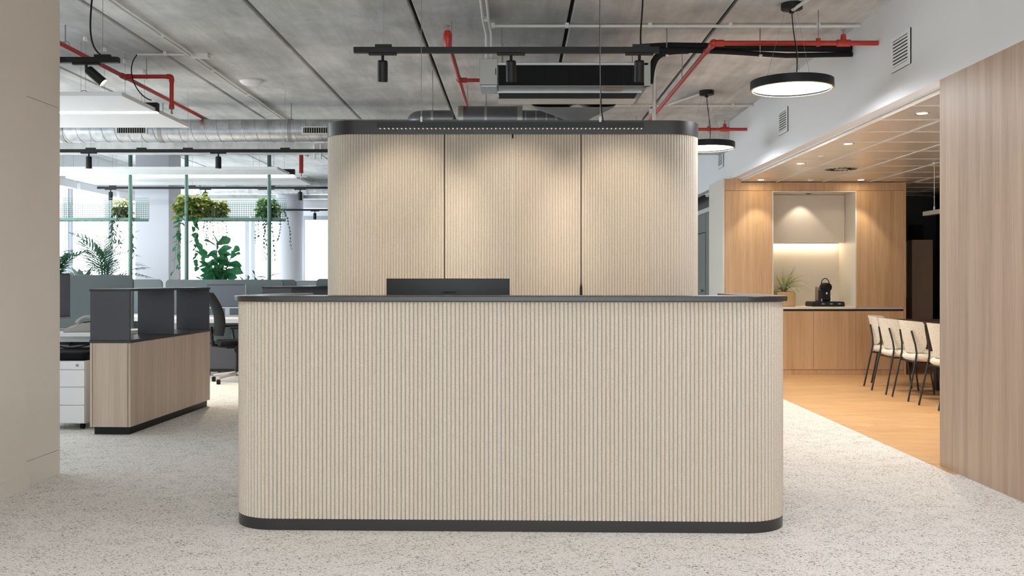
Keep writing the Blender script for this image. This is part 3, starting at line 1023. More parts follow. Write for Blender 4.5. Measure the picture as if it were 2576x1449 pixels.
for a, b2, lab in ((2.65, 3.25, 'tall oak cupboard next to the pale pier'), (4.33, 4.93, 'tall oak cupboard on the dark recess side of the niche')):
    t = thing('tall_cupboard', lab, 'cupboard', ((a + b2) / 2, 12.4, CT), 0, 'tall oak cupboards')
    mb = MB(t); mb.box(a, b2, KY + 0.02, 12.85, CT, 2.345); mb.build('carcass', 'oak', t)
    mb = MB(t); mb.box(a, b2, KY, KY + 0.019, CT, 2.345); mb.build('door', 'oak', t, bevel=0.001)
t = thing('end_panel_board', 'oak end board closing the kitchen cabinets by the dark recess', 'panel', (4.945, 12.4, 0))
mb = MB(t); mb.box(4.932, 4.955, KY - 0.006, 12.85, 0, KZ - 0.004); mb.build('board', 'oak', t)
S_(MB().box(2.65, 4.93, KY + 0.006, 12.2, 2.349, KZ - 0.008).box(2.65, WX + 0.12, KY + 0.006, 12.2, KZ - 0.008, 2.498), 'trim_9', 'oak', 'oak fascia strip over the kitchen cupboards', 'trim')
# niche lining
nl = thing('niche_lining', 'pale lining of the lit coffee niche', 'niche lining', (3.78, 12.5, CT))
mb = MB(nl); mb.box(3.252, 3.268, KY - 0.002, 12.84, CT, 2.345); mb.build('side_board', 'cream', nl)
mb = MB(nl); mb.box(4.312, 4.328, KY - 0.002, 12.84, CT, 2.345); mb.build('side_board', 'cream', nl)
mb = MB(nl); mb.box(3.268, 4.312, 12.77, 12.84, CT, 2.33); mb.build('back_board', 'cream', nl)
mb = MB(nl); mb.box(3.268, 4.312, KY, 12.84, 2.33, 2.345); mb.build('head_board', 'cream', nl)
uc = thing('wall_cupboard', 'pale handleless wall cupboard above the coffee niche', 'cupboard', (3.79, 12.6, 1.7))
mb = MB(uc); mb.box(3.27, 4.31, 12.55, 12.768, 1.705, 2.328); mb.build('carcass', 'cream', uc)
mb = MB(uc); mb.box(3.272, 4.308, 12.53, 12.549, 1.70, 2.326); mb.build('door', 'cream', uc, bevel=0.001)
ls = thing('led_strip', 'warm glowing light strip under the pale wall cupboard', 'light strip', (3.79, 12.72, 1.69))
mb = MB(ls); mb.box(3.30, 4.28, 12.70, 12.745, 1.690, 1.704); mb.build('profile', 'silver', ls)
mb = MB(ls); mb.box(3.30, 4.28, 12.703, 12.742, 1.684, 1.690); mb.build('diffuser', 'glow_led', ls)
nv = thing('niche_vent', 'small round vent in the ceiling of the coffee niche', 'vent', (3.78, 12.36, 2.325))
mb = MB(nv); mb.lathe([(0, 0), (0.045, 0), (0.045, 0.004), (0, 0.004)], (3.78, 12.36, 2.325), 20); mb.build('plate', 'plate', nv)
mb = MB(nv); mb.lathe([(0.018, 0), (0.03, 0), (0.03, 0.003), (0.018, 0.003)], (3.78, 12.36, 2.3222), 20, loop=True); mb.build('slot', 'rubber', nv)
light_spot('niche_light', (3.72, 12.36, 2.31), (3.72, 12.56, 0.9), 3.2, 86, 0.35, (255, 240, 216))

# coffee machine on its capsule drawer
cd = thing('capsule_drawer', 'flat black capsule drawer under the coffee machine', 'drawer', (4.01, 12.42, CT))
MB().prism_y([(-0.21, 0.006), (-0.205, 0), (0.205, 0), (0.21, 0.006), (0.208, 0.05), (0.195, 0.064), (-0.195, 0.064), (-0.208, 0.05)], -0.15, 0.15).build('body', 'dark_plastic', cd, bevel=0.003)
for i in range(3):
    MB().ball((-0.03 + i * 0.105 - 0.04, -0.152, 0.035), (0.045, 0.012, 0.012)).build('capsule_slot', 'silver', cd, smooth=60)
cm = thing('coffee_machine', 'small black capsule coffee machine with a raised handle', 'coffee machine', (3.995, 12.40, CT + 0.064))
MB().prism([(-0.065, -0.06), (0.065, -0.06), (0.07, -0.02), (0.07, 0.14), (-0.07, 0.14), (-0.07, -0.02)], 0, 0.155).build('body', 'dark_plastic', cm, bevel=0.012)
MB().lathe([(0, -0.06), (0.052, -0.06), (0.058, -0.045), (0.058, 0.10), (0.05, 0.115), (0, 0.115)], (0.005, -0.02, 0.185), 24, Matrix.Rotation(R(90), 3, 'X')).build('brew_head', 'rubber', cm, smooth=40)
MB().box(-0.075, -0.02, 0.02, 0.15, 0.0, 0.19).build('water_tank', 'locker', cm, bevel=0.012)
MB().tube(bez((-0.052, -0.04, 0.19), (-0.062, -0.04, 0.335), (0.062, -0.04, 0.335), (0.055, -0.04, 0.19), 18), 0.006, 8).build('handle', 'chair_leg', cm, smooth=50)
MB().box(-0.025, 0.045, -0.10, -0.06, 0.018, 0.03).build('drip_tray', 'rubber', cm, bevel=0.003)
MB().tube([(0.01, -0.075, 0.12), (0.01, -0.075, 0.095)], 0.012, 10).build('spout', 'silver', cm)
MB().box(-0.06, -0.045, -0.075, -0.055, 0.0, 0.035).build('tray_light', 'silver', cm, bevel=0.003)

ol = thing('power_outlet', 'white double power outlet beside the coffee machine', 'outlet', (4.155, 12.766, 0.96))
MB().box(-0.06, 0.06, -0.008, 0.003, -0.04, 0.04).build('plate', 'white_lam', ol, bevel=0.002)
for x in (-0.028, 0.028):
    MB().lathe([(0, 0), (0.02, 0), (0.02, 0.003), (0, 0.003)], (x, -0.008, 0), 16, Matrix.Rotation(R(90), 3, 'X')).build('socket', 'grey_plastic', ol)


def blade(Ln, wd_, droop, segs=6):
    """narrow arching leaf along +x, arching down"""
    vs, fs = [], []
    x = z = 0.0
    a = R(droop[0])
    for i in range(segs + 1):
        t = i / segs
        ww = wd_ * math.sin(PI * (0.12 + 0.88 * t)) ** 0.7 if i < segs else wd_ * 0.04
        vs += [(x, -ww / 2, z + ww * 0.18), (x, 0, z), (x, ww / 2, z + ww * 0.18)]
        a = R(droop[0] + (droop[1] - droop[0]) * t)
        x += Ln / segs * math.cos(a)
        z += Ln / segs * math.sin(a)
    for i in range(segs):
        k = i * 3
        fs += [(k, k + 1, k + 4, k + 3), (k + 1, k + 2, k + 5, k + 4)]
    return vs, fs


# potted spider plant
pt = thing('potted_spider_plant', 'variegated spider plant in a bamboo pot on the worktop', 'plant', (3.475, 12.42, CT))
MB().box(-0.12, 0.12, -0.12, 0.12, 0, 0.19).build('pot', 'pot_tan', pt, bevel=0.012)
MB().box(-0.10, 0.10, -0.10, 0.10, 0.185, 0.193).build('soil', 'soil', pt)
rnd = random.Random(3)
protos = []
for d in ((84, 55, 0.34), (74, -5, 0.36), (64, -50, 0.40), (50, -75, 0.38)):
    vs, fs = blade(d[2], 0.0115, d[:2], 8)
    mb = MB(); mb.add(vs, fs); protos.append(mb)
pm = [None] * 4
for k in range(150):
    i = k % 4
    if pm[i] is None:
        o = protos[i].build('leaf', 'leaf_var', pt, smooth=80, recalc=False); pm[i] = o
    else:
        o = pm[i].copy(); C.objects.link(o)
    q = rnd.uniform(0, 2 * PI)
    s = rnd.uniform(0.7, 1.12)
    if math.cos(q) < -0.2: s *= 0.5 if i > 0 else 0.8
    elif math.sin(q) > 0.2: s *= 0.72
    o.location = (0.02 * math.cos(q), 0.02 * math.sin(q), 0.19)
    o.rotation_euler = (rnd.uniform(-0.4, 0.4), 0, q)
    o.scale = (s, s * 1.2, s)


# ------------------------------------------------------------------ dining chairs and table
def dining_chair(loc, rz, label):
    t = thing('dining_chair', label, 'chair', loc, rz, 'cream dining chairs at the dark table')
    # seat cushion: rounded square
    vs, fs = [], []
    seg = 28
    prof = [(0.0, 0.395), (0.90, 0.395), (1.0, 0.415), (1.0, 0.445), (0.90, 0.468), (0.55, 0.476), (0.0, 0.478)]
    for pr, z in prof:
        for k in range(seg):
            q = 2 * PI * k / seg
            c_, s_2 = math.cos(q), math.sin(q)
            ee = 0.6
            x = 0.235 * math.copysign(abs(c_) ** ee, c_) * pr
            y = 0.225 * math.copysign(abs(s_2) ** ee, s_2) * pr + 0.01
            vs.append((x, y, z))
    for i in range(len(prof) - 1):
        for k in range(seg):
            fs.append((i * seg + k, i * seg + (k + 1) % seg, (i + 1) * seg + (k + 1) % seg, (i + 1) * seg + k))
    MB().add(vs, fs).build('seat', 'boucle', t, smooth=60)
    # backrest shell: curved, straight top, rounded bottom
    vs, fs = [], []
    NR, NC = 14, 14
    for lay in (0, 1):
        for i in range(NR + 1):
            v = i / NR
            z = 0.475 + 0.325 * v
            if v < 0.45: wf = 0.50 + 0.42 * math.sqrt(max(0, 1 - (1 - v / 0.45) ** 2))
            elif v > 0.9: wf = 0.97 + 0.03 * (v - 0.45) - 0.05 * ((v - 0.9) / 0.1) ** 2
            else: wf = 0.92 + 0.09 * (v - 0.45)
            for j in range(NC + 1):
                u = -1 + 2 * j / NC
                th = 0.042 * (1 - abs(u) ** 4 * 0.7) * (1 - 0.6 * max(0, (v - 0.85) / 0.15) ** 2) * (0.4 + 0.6 * min(1, v / 0.15))
                qq = u * wf * R(72)
                x = 0.232 * math.sin(qq)
                y = -0.02 - 0.215 * math.cos(qq) - 0.075 * v + 0.03
                if lay: x, y = x * (1 - th / 0.24), y + th * math.cos(qq * 0.9)
                vs.append((x, y, z - (0.012 * u * u if v > 0.9 else 0)))
    W_ = NC + 1
    K = (NR + 1) * W_
    for i in range(NR):
        for j in range(NC):
            a = i * W_ + j
            fs.append((a, a + 1, a + W_ + 1, a + W_)); fs.append((K + a, K + a + W_, K + a + W_ + 1, K + a + 1))
        for j in (0, NC):
            a = i * W_ + j
            fs.append((a, a + W_, K + a + W_, K + a))
    for j in range(NC):
        for i in (0, NR):
            a = i * W_ + j
            fs.append((a, a + 1, K + a + 1, K + a))
    MB().add(vs, fs).build('backrest', 'boucle', t, smooth=60)
    for s in (-1, 1):
        MB().tube([(s * 0.20, -0.285, 0.0), (s * 0.185, -0.205, 0.40), (s * 0.18, -0.192, 0.475), (s * 0.165, -0.198, 0.56), (s * 0.14, -0.228, 0.70)], 0.0095, 8).build('leg', 'chair_leg', t, smooth=50)
        MB().tube([(s * 0.20, 0.225, 0.0), (s * 0.18, 0.17, 0.395)], 0.0095, 8).build('leg', 'chair_leg', t, smooth=50)
    ringp = [(0.185 * c_, 0.19 * s_, 0.388) for c_, s_ in ((-1, -1), (1, -1), (1, 0.9), (-1, 0.9), (-1, -1))]
    MB().tube(ringp, 0.009, 6).build('seat_frame', 'chair_leg', t, smooth=40)
    return t


FACE = R(-90)
dc = dining_chair((4.165, 10.23, 0), FACE, 'cream boucle dining chair, second from the oak cabinets')
specs = [((4.30, 10.88, 0), FACE - R(32), 'cream boucle dining chair turned askew, closest to the oak cabinets'),
         ((4.165, 9.66, 0), FACE, 'cream boucle dining chair, third from the oak cabinets'),
         ((4.165, 9.0, 0), FACE + R(2), 'cream boucle dining chair, fourth from the oak cabinets and cut by the oak wall')]
for loc, rz, lab in specs:
    c_ = copy_tree(dc)
    c_.location = loc
    c_.rotation_euler = (0, 0, rz)
    c_['label'] = lab
tb = thing('dining_table', 'dark brown dining table with black legs behind the cream chairs', 'table', (4.75, 9.8, 0))
mb = MB(tb); mb.box(4.42, 5.35, 8.3, 11.1, 0.72, 0.755); mb.build('table_top', 'table', tb, bevel=0.003)
for x in (4.62, 5.15):
    for y in (8.7, 10.45):
        mb = MB(tb); mb.box(x - 0.04, x + 0.04, y - 0.04, y + 0.04, 0, 0.72); mb.build('leg', 'black', tb)
mb = MB(tb); mb.box(4.6, 5.17, 8.68, 8.72, 0.66, 0.72); mb.build('apron', 'black', tb)
mb = MB(tb); mb.box(4.6, 5.17, 10.43, 10.47, 0.66, 0.72); mb.build('apron', 'black', tb)
bl_ = thing('pendant_bar_lamp', 'unlit pale bar lamp hung over the dining table', 'lamp', (4.42, 9.3, 1.9))
mb = MB(bl_); mb.box(4.39, 4.45, 8.3, 10.32, 1.90, 1.945); mb.build('bar', 'bar_grey', bl_, bevel=0.003)
for y in (8.6, 10.1):
    mb = MB(bl_); mb.tube([(4.42, y, 1.945), (4.42, y, KZ - 0.01)], 0.003, 6); mb.build('cable', 'conduit', bl_)
    mb = MB(bl_); mb.tube([(4.42, y, 1.945), (4.42, y, 1.985)], 0.009, 8); mb.build('gripper', 'conduit', bl_)
    mb = MB(bl_); mb.ball((4.42, y, KZ - 0.015), (0.04, 0.04, 0.025)); mb.build('ceiling_rose', 'conduit', bl_, smooth=60)

# dark recess
lk = thing('storage_locker', 'taupe locker with grey front in the dark recess', 'locker', (5.6, 13.6, 0))
mb = MB(lk); mb.box(5.51, 5.80, 13.3, 13.9, 0, 1.77); mb.build('side_body', 'locker', lk)
mb = MB(lk); mb.box(5.1, 5.505, 13.45, 13.9, 0.95, 1.75); mb.build('front_unit', 'locker_front', lk)
mb = MB(lk); mb.box(5.1, 5.505, 13.4, 13.9, 0.0, 0.36); mb.build('base_unit', 'locker_front', lk)
mb = MB(lk); mb.box(5.1, 5.505, 13.85, 13.9, 0.36, 0.95); mb.build('back_board', 'rubber', lk)
bs = thing('black_box', 'black box standing on the taupe locker', 'box', (5.64, 13.5, 1.77))
MB().box(-0.075, 0.075, -0.08, 0.08, 0, 0.22).build('body', 'rubber', bs, bevel=0.012)
MB().box(-0.065, 0.065, -0.084, -0.078, 0.01, 0.21).build('front_cloth', 'black_soft', bs)
cu = thing('black_curtain', 'black curtain hanging to the floor beside the taupe locker', 'curtain', (6.4, 13.2, 0))
pts = []
for i in range(61):
    x = 5.83 + 1.3 * i / 60
    pts.append((x, 13.25 + 0.03 * math.sin(i * 1.05)))
mb = MB(cu); mb.prism(pts + [(x, y + 0.012) for x, y in reversed(pts)], 0.02, 2.38); mb.build('cloth', 'curtain', cu, smooth=60)
mb = MB(cu); mb.box(5.8, 7.15, 13.22, 13.29, 2.38, 2.41); mb.build('rail', 'black', cu)

# downlights, diffuser and sensors in the tile ceiling
def downlight(x, y, label, target=None, power=46, size=100):
    t = thing('ceiling_downlight', label, 'downlight', (x, y, KZ), 0, 'round downlights in the kitchen ceiling')
    MB().lathe([(0.036, -0.001), (0.052, -0.005), (0.056, -0.001), (0.056, 0.0)], (0, 0, 0), 28, loop=True).build('trim_ring', 'silver', t, smooth=40)
    MB().lathe([(0, -0.0025), (0.037, -0.0025), (0.037, -0.001), (0, -0.001)], (0, 0, 0), 24).build('lens', 'glow_warm', t)
    light_spot('downlight_beam', (x, y, KZ - 0.012), target or (x, y, 0), power, size, 0.4, (255, 240, 216), 0.03)


downlight(3.05, 11.92, 'downlight in front of the cupboard next to the pale pier', (3.05, 11.96, 0), 11, 72)
downlight(4.30, 11.92, 'downlight in front of the tall cupboard on the recess side', (4.36, 11.96, 0), 12.5, 72)
downlight(3.05, 10.25, 'second downlight out from the cupboard by the pier')
downlight(3.05, 8.78, 'third downlight out from the cupboard by the pier')
downlight(3.05, 7.18, 'fourth downlight out from the cupboard, closest to the oak wall')
for x, y in ((5.6, 9.4), (5.6, 7.2)):
    light_spot('dining_beam', (x, y, KZ - 0.012), (x, y, 0), 36, 110, 0.5, (255, 240, 216), 0.035)
sd = thing('swirl_ceiling_vent', 'round swirl air vent with dark radial slots in the tile ceiling', 'vent', (3.66, 10.77, KZ))
MB().lathe([(0, -0.001), (0.2, -0.001), (0.2, -0.0035), (0, -0.0035)], (0, 0, 0), 36).build('plate', 'tile', sd)
for k in range(18):
    q = 2 * PI * k / 18
    MB().cbox((0.125 * math.cos(q), 0.125 * math.sin(q), -0.004), (0.11, 0.016, 0.003), Matrix.Rotation(q + 0.5, 3, 'Z')).build('slot', 'rubber', sd)
for x, y, lab in ((3.08, 9.62, 'brown ceiling sensor between two downlights'), (3.68, 11.92, 'pale ceiling sensor in front of the coffee niche')):
    t = thing('ceiling_sensor', lab, 'sensor', (x, y, KZ), 0, 'round ceiling sensors')
    MB().lathe([(0, -0.02), (0.03, -0.016), (0.045, -0.002), (0.045, 0), (0, 0)], (0, 0, 0), 20).build('body', 'greige', t, smooth=50)
    MB().lathe([(0, -0.023), (0.012, -0.021), (0.013, -0.018), (0, -0.018)], (0, 0, 0), 12).build('lens', 'grey_plastic', t)

# ================================================================== TRACK LIGHTS
def rail(x0, x1, y, z, label, wires=(), cords=(), feeds=()):
    t = thing('track_rail', label, 'track rail', ((x0 + x1) / 2, y, z), 0, 'black lighting track rails')
    mb = MB(t); mb.box(x0, x1, y - 0.018, y + 0.018, z - 0.017, z + 0.018); mb.build('rail_profile', 'black', t, bevel=0.002)
    for x in wires:
        mb = MB(t); mb.box(x - 0.05, x + 0.05, y - 0.016, y + 0.016, z + 0.018, z + 0.034); mb.build('clip', 'black', t)
        mb = MB(t); mb.tube([(x, y, z + 0.03), (x, y, CEIL + 0.005)], 0.0016, 5); mb.build('suspension_wire', 'wire', t)
    for pts in cords:
        mb = MB(t); mb.tube(bez(*pts, 20), 0.0055, 6); mb.build('power_cord', 'rubber', t, smooth=60)
    return t


def spot(x, y, z, label, aim=None, tilt=(0.0, 0.0), power=0, size=50, rgb=(255, 236, 208), group='black track spotlights', s=1.0):
    """hangs under a rail whose centre is at z; tilt: rotation about x and y of the head in radians"""
    t = thing('track_spotlight', label, 'spotlight', (x, y, z), 0, group)
    MB().box(-0.085 * s, 0.085 * s, -0.014, 0.014, -0.030, -0.017).build('adapter', 'black', t, bevel=0.002)
    MB().tube([(0, 0, -0.030), (0, 0, -0.064)], 0.009, 8).build('stem', 'black', t)
    rot = Matrix.Rotation(tilt[0], 3, 'X') @ Matrix.Rotation(tilt[1], 3, 'Y')
    c0 = Vector((0, 0, -0.05))
    body = [(0.0, -0.01), (0.024, -0.01), (0.031, -0.018), (0.0315, -0.137), (0.029, -0.139), (0.028, -0.130), (0.0, -0.130)]
    h = MB().lathe(body[::-1], c0, 22, rot).build('head', 'black', t, smooth=40)
    MB().lathe([(0, -0.128), (0.027, -0.128), (0.027, -0.130), (0, -0.130)][::-1], c0, 18, rot).build('lens', 'glow_warm', h)
    if power:
        p = Vector((x, y, z)) + c0 + rot @ Vector((0, 0, -0.142))
        tg = aim or (p + rot @ Vector((0, 0, -1)))
        light_spot('spotlight_beam', p, tg, power, size, 0.75, rgb, 0.03)


TZ = 2.6
rail(-0.99, 0.865, 5.8, TZ, 'black track rail over the reception desk', (-0.81, 0.755),
     [((0.755, 5.8, TZ + 0.03), (0.74, 5.8, 2.75), (0.80, 5.8, 2.95), (0.74, 5.8, CEIL + 0.005))])
for x, lab, tl in ((-0.815, 'spotlight at the free end of the desk track', 0.04), (-0.035, 'spotlight at the middle of the desk track', -0.01), (0.745, 'spotlight by the air unit end of the desk track', -0.02)):
    spot(x, 5.8, TZ, lab, (x + (0.0 if x < 0.3 else -0.02), 7.0, 1.62), (R(14), tl), 27, 56, (255, 241, 220))
rail(-3.6, -2.525, 6.06, TZ, 'short black track rail beside the pilaster', (-2.63,),
     [((-2.55, 6.06, TZ + 0.018), (-2.8, 6.06, 2.60), (-2.68, 6.06, 2.95), (-2.68, 6.06, CEIL + 0.005))])
spot(-2.735, 6.06, TZ, 'tilted spotlight on the short track beside the pilaster', None, (R(10), R(-48)), 40, 50)
rail(-5.2, -1.2, 10.3, TZ, 'long black track rail under the near spiral duct', (-4.6, -4.05, -3.55, -2.5))
spot(-4.62, 10.3, TZ, 'spotlight on the long track nearer the pilaster', None, (0, 0), 60, 110)
spot(-3.222, 10.3, TZ, 'spotlight on the long track nearer the ribbed block', None, (0, 0), 60, 110)
rail(-6.33, -1.6, 14.4, TZ, 'black track rail crossing the far spiral duct', (-6.1, -4.9, -3.7, -2.5))
for x, lab in ((-6.13, 'far spotlight hanging over the palm'), (-4.70, 'far spotlight behind the pothos basket'), (-3.27, 'far spotlight by the round column')):
    spot(x, 14.4, TZ, lab, None, (0, 0), 30, 70)
rail(-5.2, -2.2, 18.9, TZ, 'farthest black track rail by the end windows', (-4.9, -3.5))
spot(-4.0, 18.9, TZ, 'farthest spotlight against the bright end window', None, (0, 0), 0)


# ================================================================== LINEAR PENDANT OVER THE DESK
lp_ = thing('linear_pendant_lamp', 'slim black linear pendant hung in front of the ribbed block', 'lamp', (-0.04, 5.5, 2.09))
LY = 5.5
mb = MB(lp_); mb.box(-0.805, 0.731, LY - 0.02, LY + 0.02, 2.078, 2.112); mb.build('housing', 'black', lp_, bevel=0.001)
mb = MB(lp_)
for i in range(62):
    x = -0.79 + 1.505 * i / 61
    mb.box(x, x + 0.006, LY - 0.016, LY + 0.016, 2.0745, 2.0785)
o = mb.build('louvre_cells', 'glow_cell', lp_); o['kind'] = 'stuff'
for x in (-0.55, 0.481):
    mb = MB(lp_); mb.tube([(x, LY, 2.112), (x, LY, CEIL + 0.005)], 0.002, 6); mb.build('suspension_wire', 'wire', lp_)
    mb = MB(lp_); mb.tube([(x, LY, 2.108), (x, LY, 2.145)], 0.006, 8); mb.build('gripper', 'conduit', lp_)
mb = MB(lp_); mb.tube(bez((0.50, LY, 2.112), (0.47, LY + 0.01, 2.25), (0.485, LY + 0.01, 2.6), (0.478, LY + 0.005, CEIL + 0.005), 16), 0.0035, 6); mb.build('power_cord', 'rubber', lp_, smooth=60)


# ================================================================== DISC PENDANTS
def disc_lamp(x, y, z, label):
    t = thing('disc_pendant_lamp', label, 'lamp', (x, y, z), 0, 'round disc pendants along the bulkhead')
    h = 0.062
    MB().lathe([(0.278, 0.012), (0.286, 0.0), (0.30, 0.0), (0.30, h), (0.0, h), (0.0, h - 0.006), (0.278, h - 0.006)], (0, 0, 0), 64, loop=True).build('ring', 'black', t, smooth=40)
    MB().lathe([(0.0, 0.012), (0.279, 0.012), (0.279, 0.018), (0.0, 0.018)], (0, 0, 0), 64).build('diffuser', 'glow', t)
    MB().lathe([(0.286, -0.003), (0.299, -0.003), (0.299, 0.0005), (0.286, 0.0005)], (0, 0, 0), 64, loop=True).build('rim_trim', 'pot_tan', t)
    cz = CEIL - z
    MB().lathe([(0, cz - 0.045), (0.074, cz - 0.045), (0.078, cz - 0.042), (0.078, cz), (0, cz)], (0, 0, 0), 32).build('ceiling_canopy', 'black', t, smooth=40)
    MB().tube(bez((0, 0, cz - 0.045), (0.01, 0, cz - 0.3), (0.06, 0, cz - 0.35), (0.03, 0, h), 16), 0.004, 6).build('power_cord', 'rubber', t, smooth=60)
    for q in (0.5, 2.6, 4.7):
        MB().tube([(0.05 * math.cos(q), 0.05 * math.sin(q), cz - 0.045), (0.2 * math.cos(q), 0.2 * math.sin(q), h)], 0.0011, 5).build('suspension_wire', 'wire', t)
    MB().lathe([(0, 0), (0.02, 0), (0.012, 0.05), (0, 0.05)], (0, 0, cz - 0.07), 10).build('cord_grip', 'black', t)
    return t


disc_lamp(2.035, 7.06, 2.615, 'large lit disc pendant hanging clear of the ribbed block')
disc_lamp(2.05, 10.3, 2.625, 'lit disc pendant partly hidden by the ribbed block')
disc_lamp(2.035, 3.82, 2.62, 'unseen disc pendant added to light the front of the desk')  # unseen pendant continuing the row, added for overhead light
disc_lamp(-1.4, 2.2, 2.62, 'unseen disc pendant added near the beige wall for more light')  # this and the pendants below are unseen, added to brighten desk and carpet
disc_lamp(1.3, 0.4, 2.62, 'unseen disc pendant added overhead as fill light')
disc_lamp(-1.3, -1.2, 2.62, 'unseen disc pendant added on the beige wall side as fill light')
disc_lamp(1.3, -2.6, 2.62, 'unseen disc pendant added by the rear glazing as fill light')


# ================================================================== RED SPRINKLER PIPES
def pipe(t, pts, r=0.019, mtl='red', name='pipe'):
    mb = MB(t); mb.tube(pts, r, 12); return mb.build(name, mtl, t, smooth=50)


def collar(t, p, d, r=0.027, ln=0.05):
    p, d = Vector(p), Vector(d).normalized()
    mb = MB(t); mb.tube([p - d * ln / 2, p + d * ln / 2], r, 12); mb.build('fitting', 'red', t, smooth=40)


def hanger(t, x, y, z, top=CEIL + 0.005, mtl='plate', r=0.004):
    mb = MB(t); mb.tube([(x, y, z), (x, y, top)], r, 6); mb.build('hanger_rod', mtl, t)


PZ = 3.0
t = thing('sprinkler_pipe_ceiling_run', 'red sprinkler pipe turning from the bulkhead towards the far beam', 'sprinkler pipe', (1.5, 9.0, PZ), 0, 'red sprinkler pipes')
pipe(t, [(2.735, 7.23, PZ), (1.54, 7.23, PZ)])
pipe(t, [(1.49, 7.28, PZ), (1.49, 12.29, PZ)])
pipe(t, [(1.49, 11.35, PZ), (2.735, 11.35, PZ)])
collar(t, (1.535, 7.23, PZ), (1, 0, 0), 0.026, 0.07); collar(t, (1.49, 7.27, PZ), (0, 1, 0), 0.027, 0.09)
mb = MB(t); mb.ball((1.492, 7.232, PZ), (0.062, 0.062, 0.062), 14, 10); mb.build('elbow', 'red', t, smooth=60)
collar(t, (1.49, 7.50, PZ), (0, 1, 0), 0.024, 0.05)
for yy in (7.23, 11.35):
    collar(t, (2.475, yy, PZ), (1, 0, 0), 0.027, 0.10)
    mb = MB(t); mb.tube([(2.475, yy, PZ), (2.475, yy, PZ + 0.065)], [0.026, 0.018], 12); mb.build('fitting', 'red', t, smooth=40)
    mb = MB(t); mb.lathe([(0, 0), (0.008, 0), (0.006, 0.03), (0.022, 0.034), (0.022, 0.037), (0, 0.037)], (2.475, yy, PZ + 0.065), 12); mb.build('sprinkler_head', 'plate', t, smooth=40)
    mb = MB(t); mb.tube([(2.285, yy, PZ - 0.022), (2.285, yy, PZ + 0.035)], 0.018, 10); mb.build('pipe_clamp', 'red', t, smooth=40)
    hanger(t, 2.285, yy, PZ + 0.03)
for yy in (8.6, 10.2, 11.9):
    hanger(t, 1.49, yy, PZ)
t = thing('sprinkler_pipe_ceiling_middle', 'red sprinkler pipe with bell shaped head beside the air unit', 'sprinkler pipe', (-0.515, 8.5, PZ), 0, 'red sprinkler pipes')
pipe(t, [(-0.515, 7.25, PZ), (-0.515, 10.75, PZ)])
pipe(t, [(-0.515, 8.57, PZ), (-0.30, 8.57, PZ)], 0.017)
collar(t, (-0.515, 8.57, PZ), (0, 1, 0), 0.026, 0.09); collar(t, (-0.475, 8.57, PZ), (1, 0, 0), 0.024, 0.06)
mb = MB(t); mb.lathe([(0, 0), (0.018, 0), (0.026, 0.03), (0.033, 0.05), (0.033, 0.10), (0.024, 0.125), (0, 0.13)], (-0.525, 7.24, PZ - 0.03), 16); mb.build('bell_head', 'red', t, smooth=50)
mb = MB(t); mb.lathe([(0, 0), (0.006, 0), (0.006, 0.03), (0.022, 0.034), (0, 0.037)], (-0.525, 7.24, PZ + 0.10), 10); mb.build('sprinkler_head', 'plate', t, smooth=40)
for yy in (7.55, 10.0): hanger(t, -0.515, yy, PZ)
PZ2 = 3.08
t = thing('sprinkler_pipe_ceiling_drop', 'red sprinkler pipe with a drop beside the pale ceiling raft', 'sprinkler pipe', (-3.3, 9, PZ2), 0, 'red sprinkler pipes')
pipe(t, [(-3.62, 5.55, PZ2), (-3.62, 12.29, PZ2)])
pipe(t, [(-3.62, 8.79, PZ2), (-3.215, 8.79, PZ2)])
mb = MB(t); mb.tube(bez((-3.225, 8.79, PZ2), (-3.18, 8.79, PZ2), (-3.18, 8.79, PZ2), (-3.18, 8.79, PZ2 - 0.05), 6), 0.024, 12); mb.build('elbow', 'red', t, smooth=60)
pipe(t, [(-3.18, 8.79, PZ2 - 0.03), (-3.18, 8.79, 2.80)])
collar(t, (-3.62, 8.79, PZ2), (0, 1, 0), 0.027, 0.10); collar(t, (-3.57, 8.79, PZ2), (1, 0, 0), 0.025, 0.06); collar(t, (-3.18, 8.79, 2.80), (0, 0, 1), 0.024, 0.04)
mb = MB(t); mb.lathe([(0, -0.055), (0.012, -0.05), (0.008, -0.02), (0.008, 0.0), (0, 0)], (-3.18, 8.79, 2.785), 12); mb.build('sprinkler_head', 'plate', t, smooth=40)
mb = MB(t); mb.lathe([(0.012, -0.012), (0.062, -0.014), (0.07, -0.02), (0.07, -0.017), (0.062, -0.010), (0.012, -0.008)], (-3.18, 8.79, 2.783), 28, loop=True); mb.build('heat_plate', 'glass', t, smooth=50)
hanger(t, -3.41, 8.79, PZ2)
mb = MB(t); mb.tube([(-3.41, 8.79, PZ2 - 0.025), (-3.41, 8.79, PZ2 + 0.03)], 0.009, 8); mb.build('pipe_clamp', 'plate', t)
hanger(t, -3.62, 7.65, PZ2 + 0.02, r=0.006)
mb = MB(t); mb.tube(bez((-3.65, 7.65, PZ2), (-3.67, 7.65, PZ2 + 0.05), (-3.57, 7.65, PZ2 + 0.05), (-3.59, 7.65, PZ2)), 0.005, 6); mb.build('pipe_clamp', 'plate', t)
t = thing('sprinkler_pipe_ceiling_far', 'short red sprinkler drop under the far ceiling near the rafts', 'sprinkler pipe', (-3.0, 13.6, 2.9), 0, 'red sprinkler pipes')
pipe(t, [(-3.05, 13.2, 3.02), (-3.05, 13.9, 3.02)], 0.022)
pipe(t, [(-3.05, 13.5, 3.0), (-3.05, 13.5, 2.72)], 0.03)
mb = MB(t); mb.lathe([(0, 0), (0.09, 0.004), (0.09, 0.008), (0, 0.008)], (-3.05, 13.5, 2.665), 20); mb.build('heat_plate', 'conduit', t)
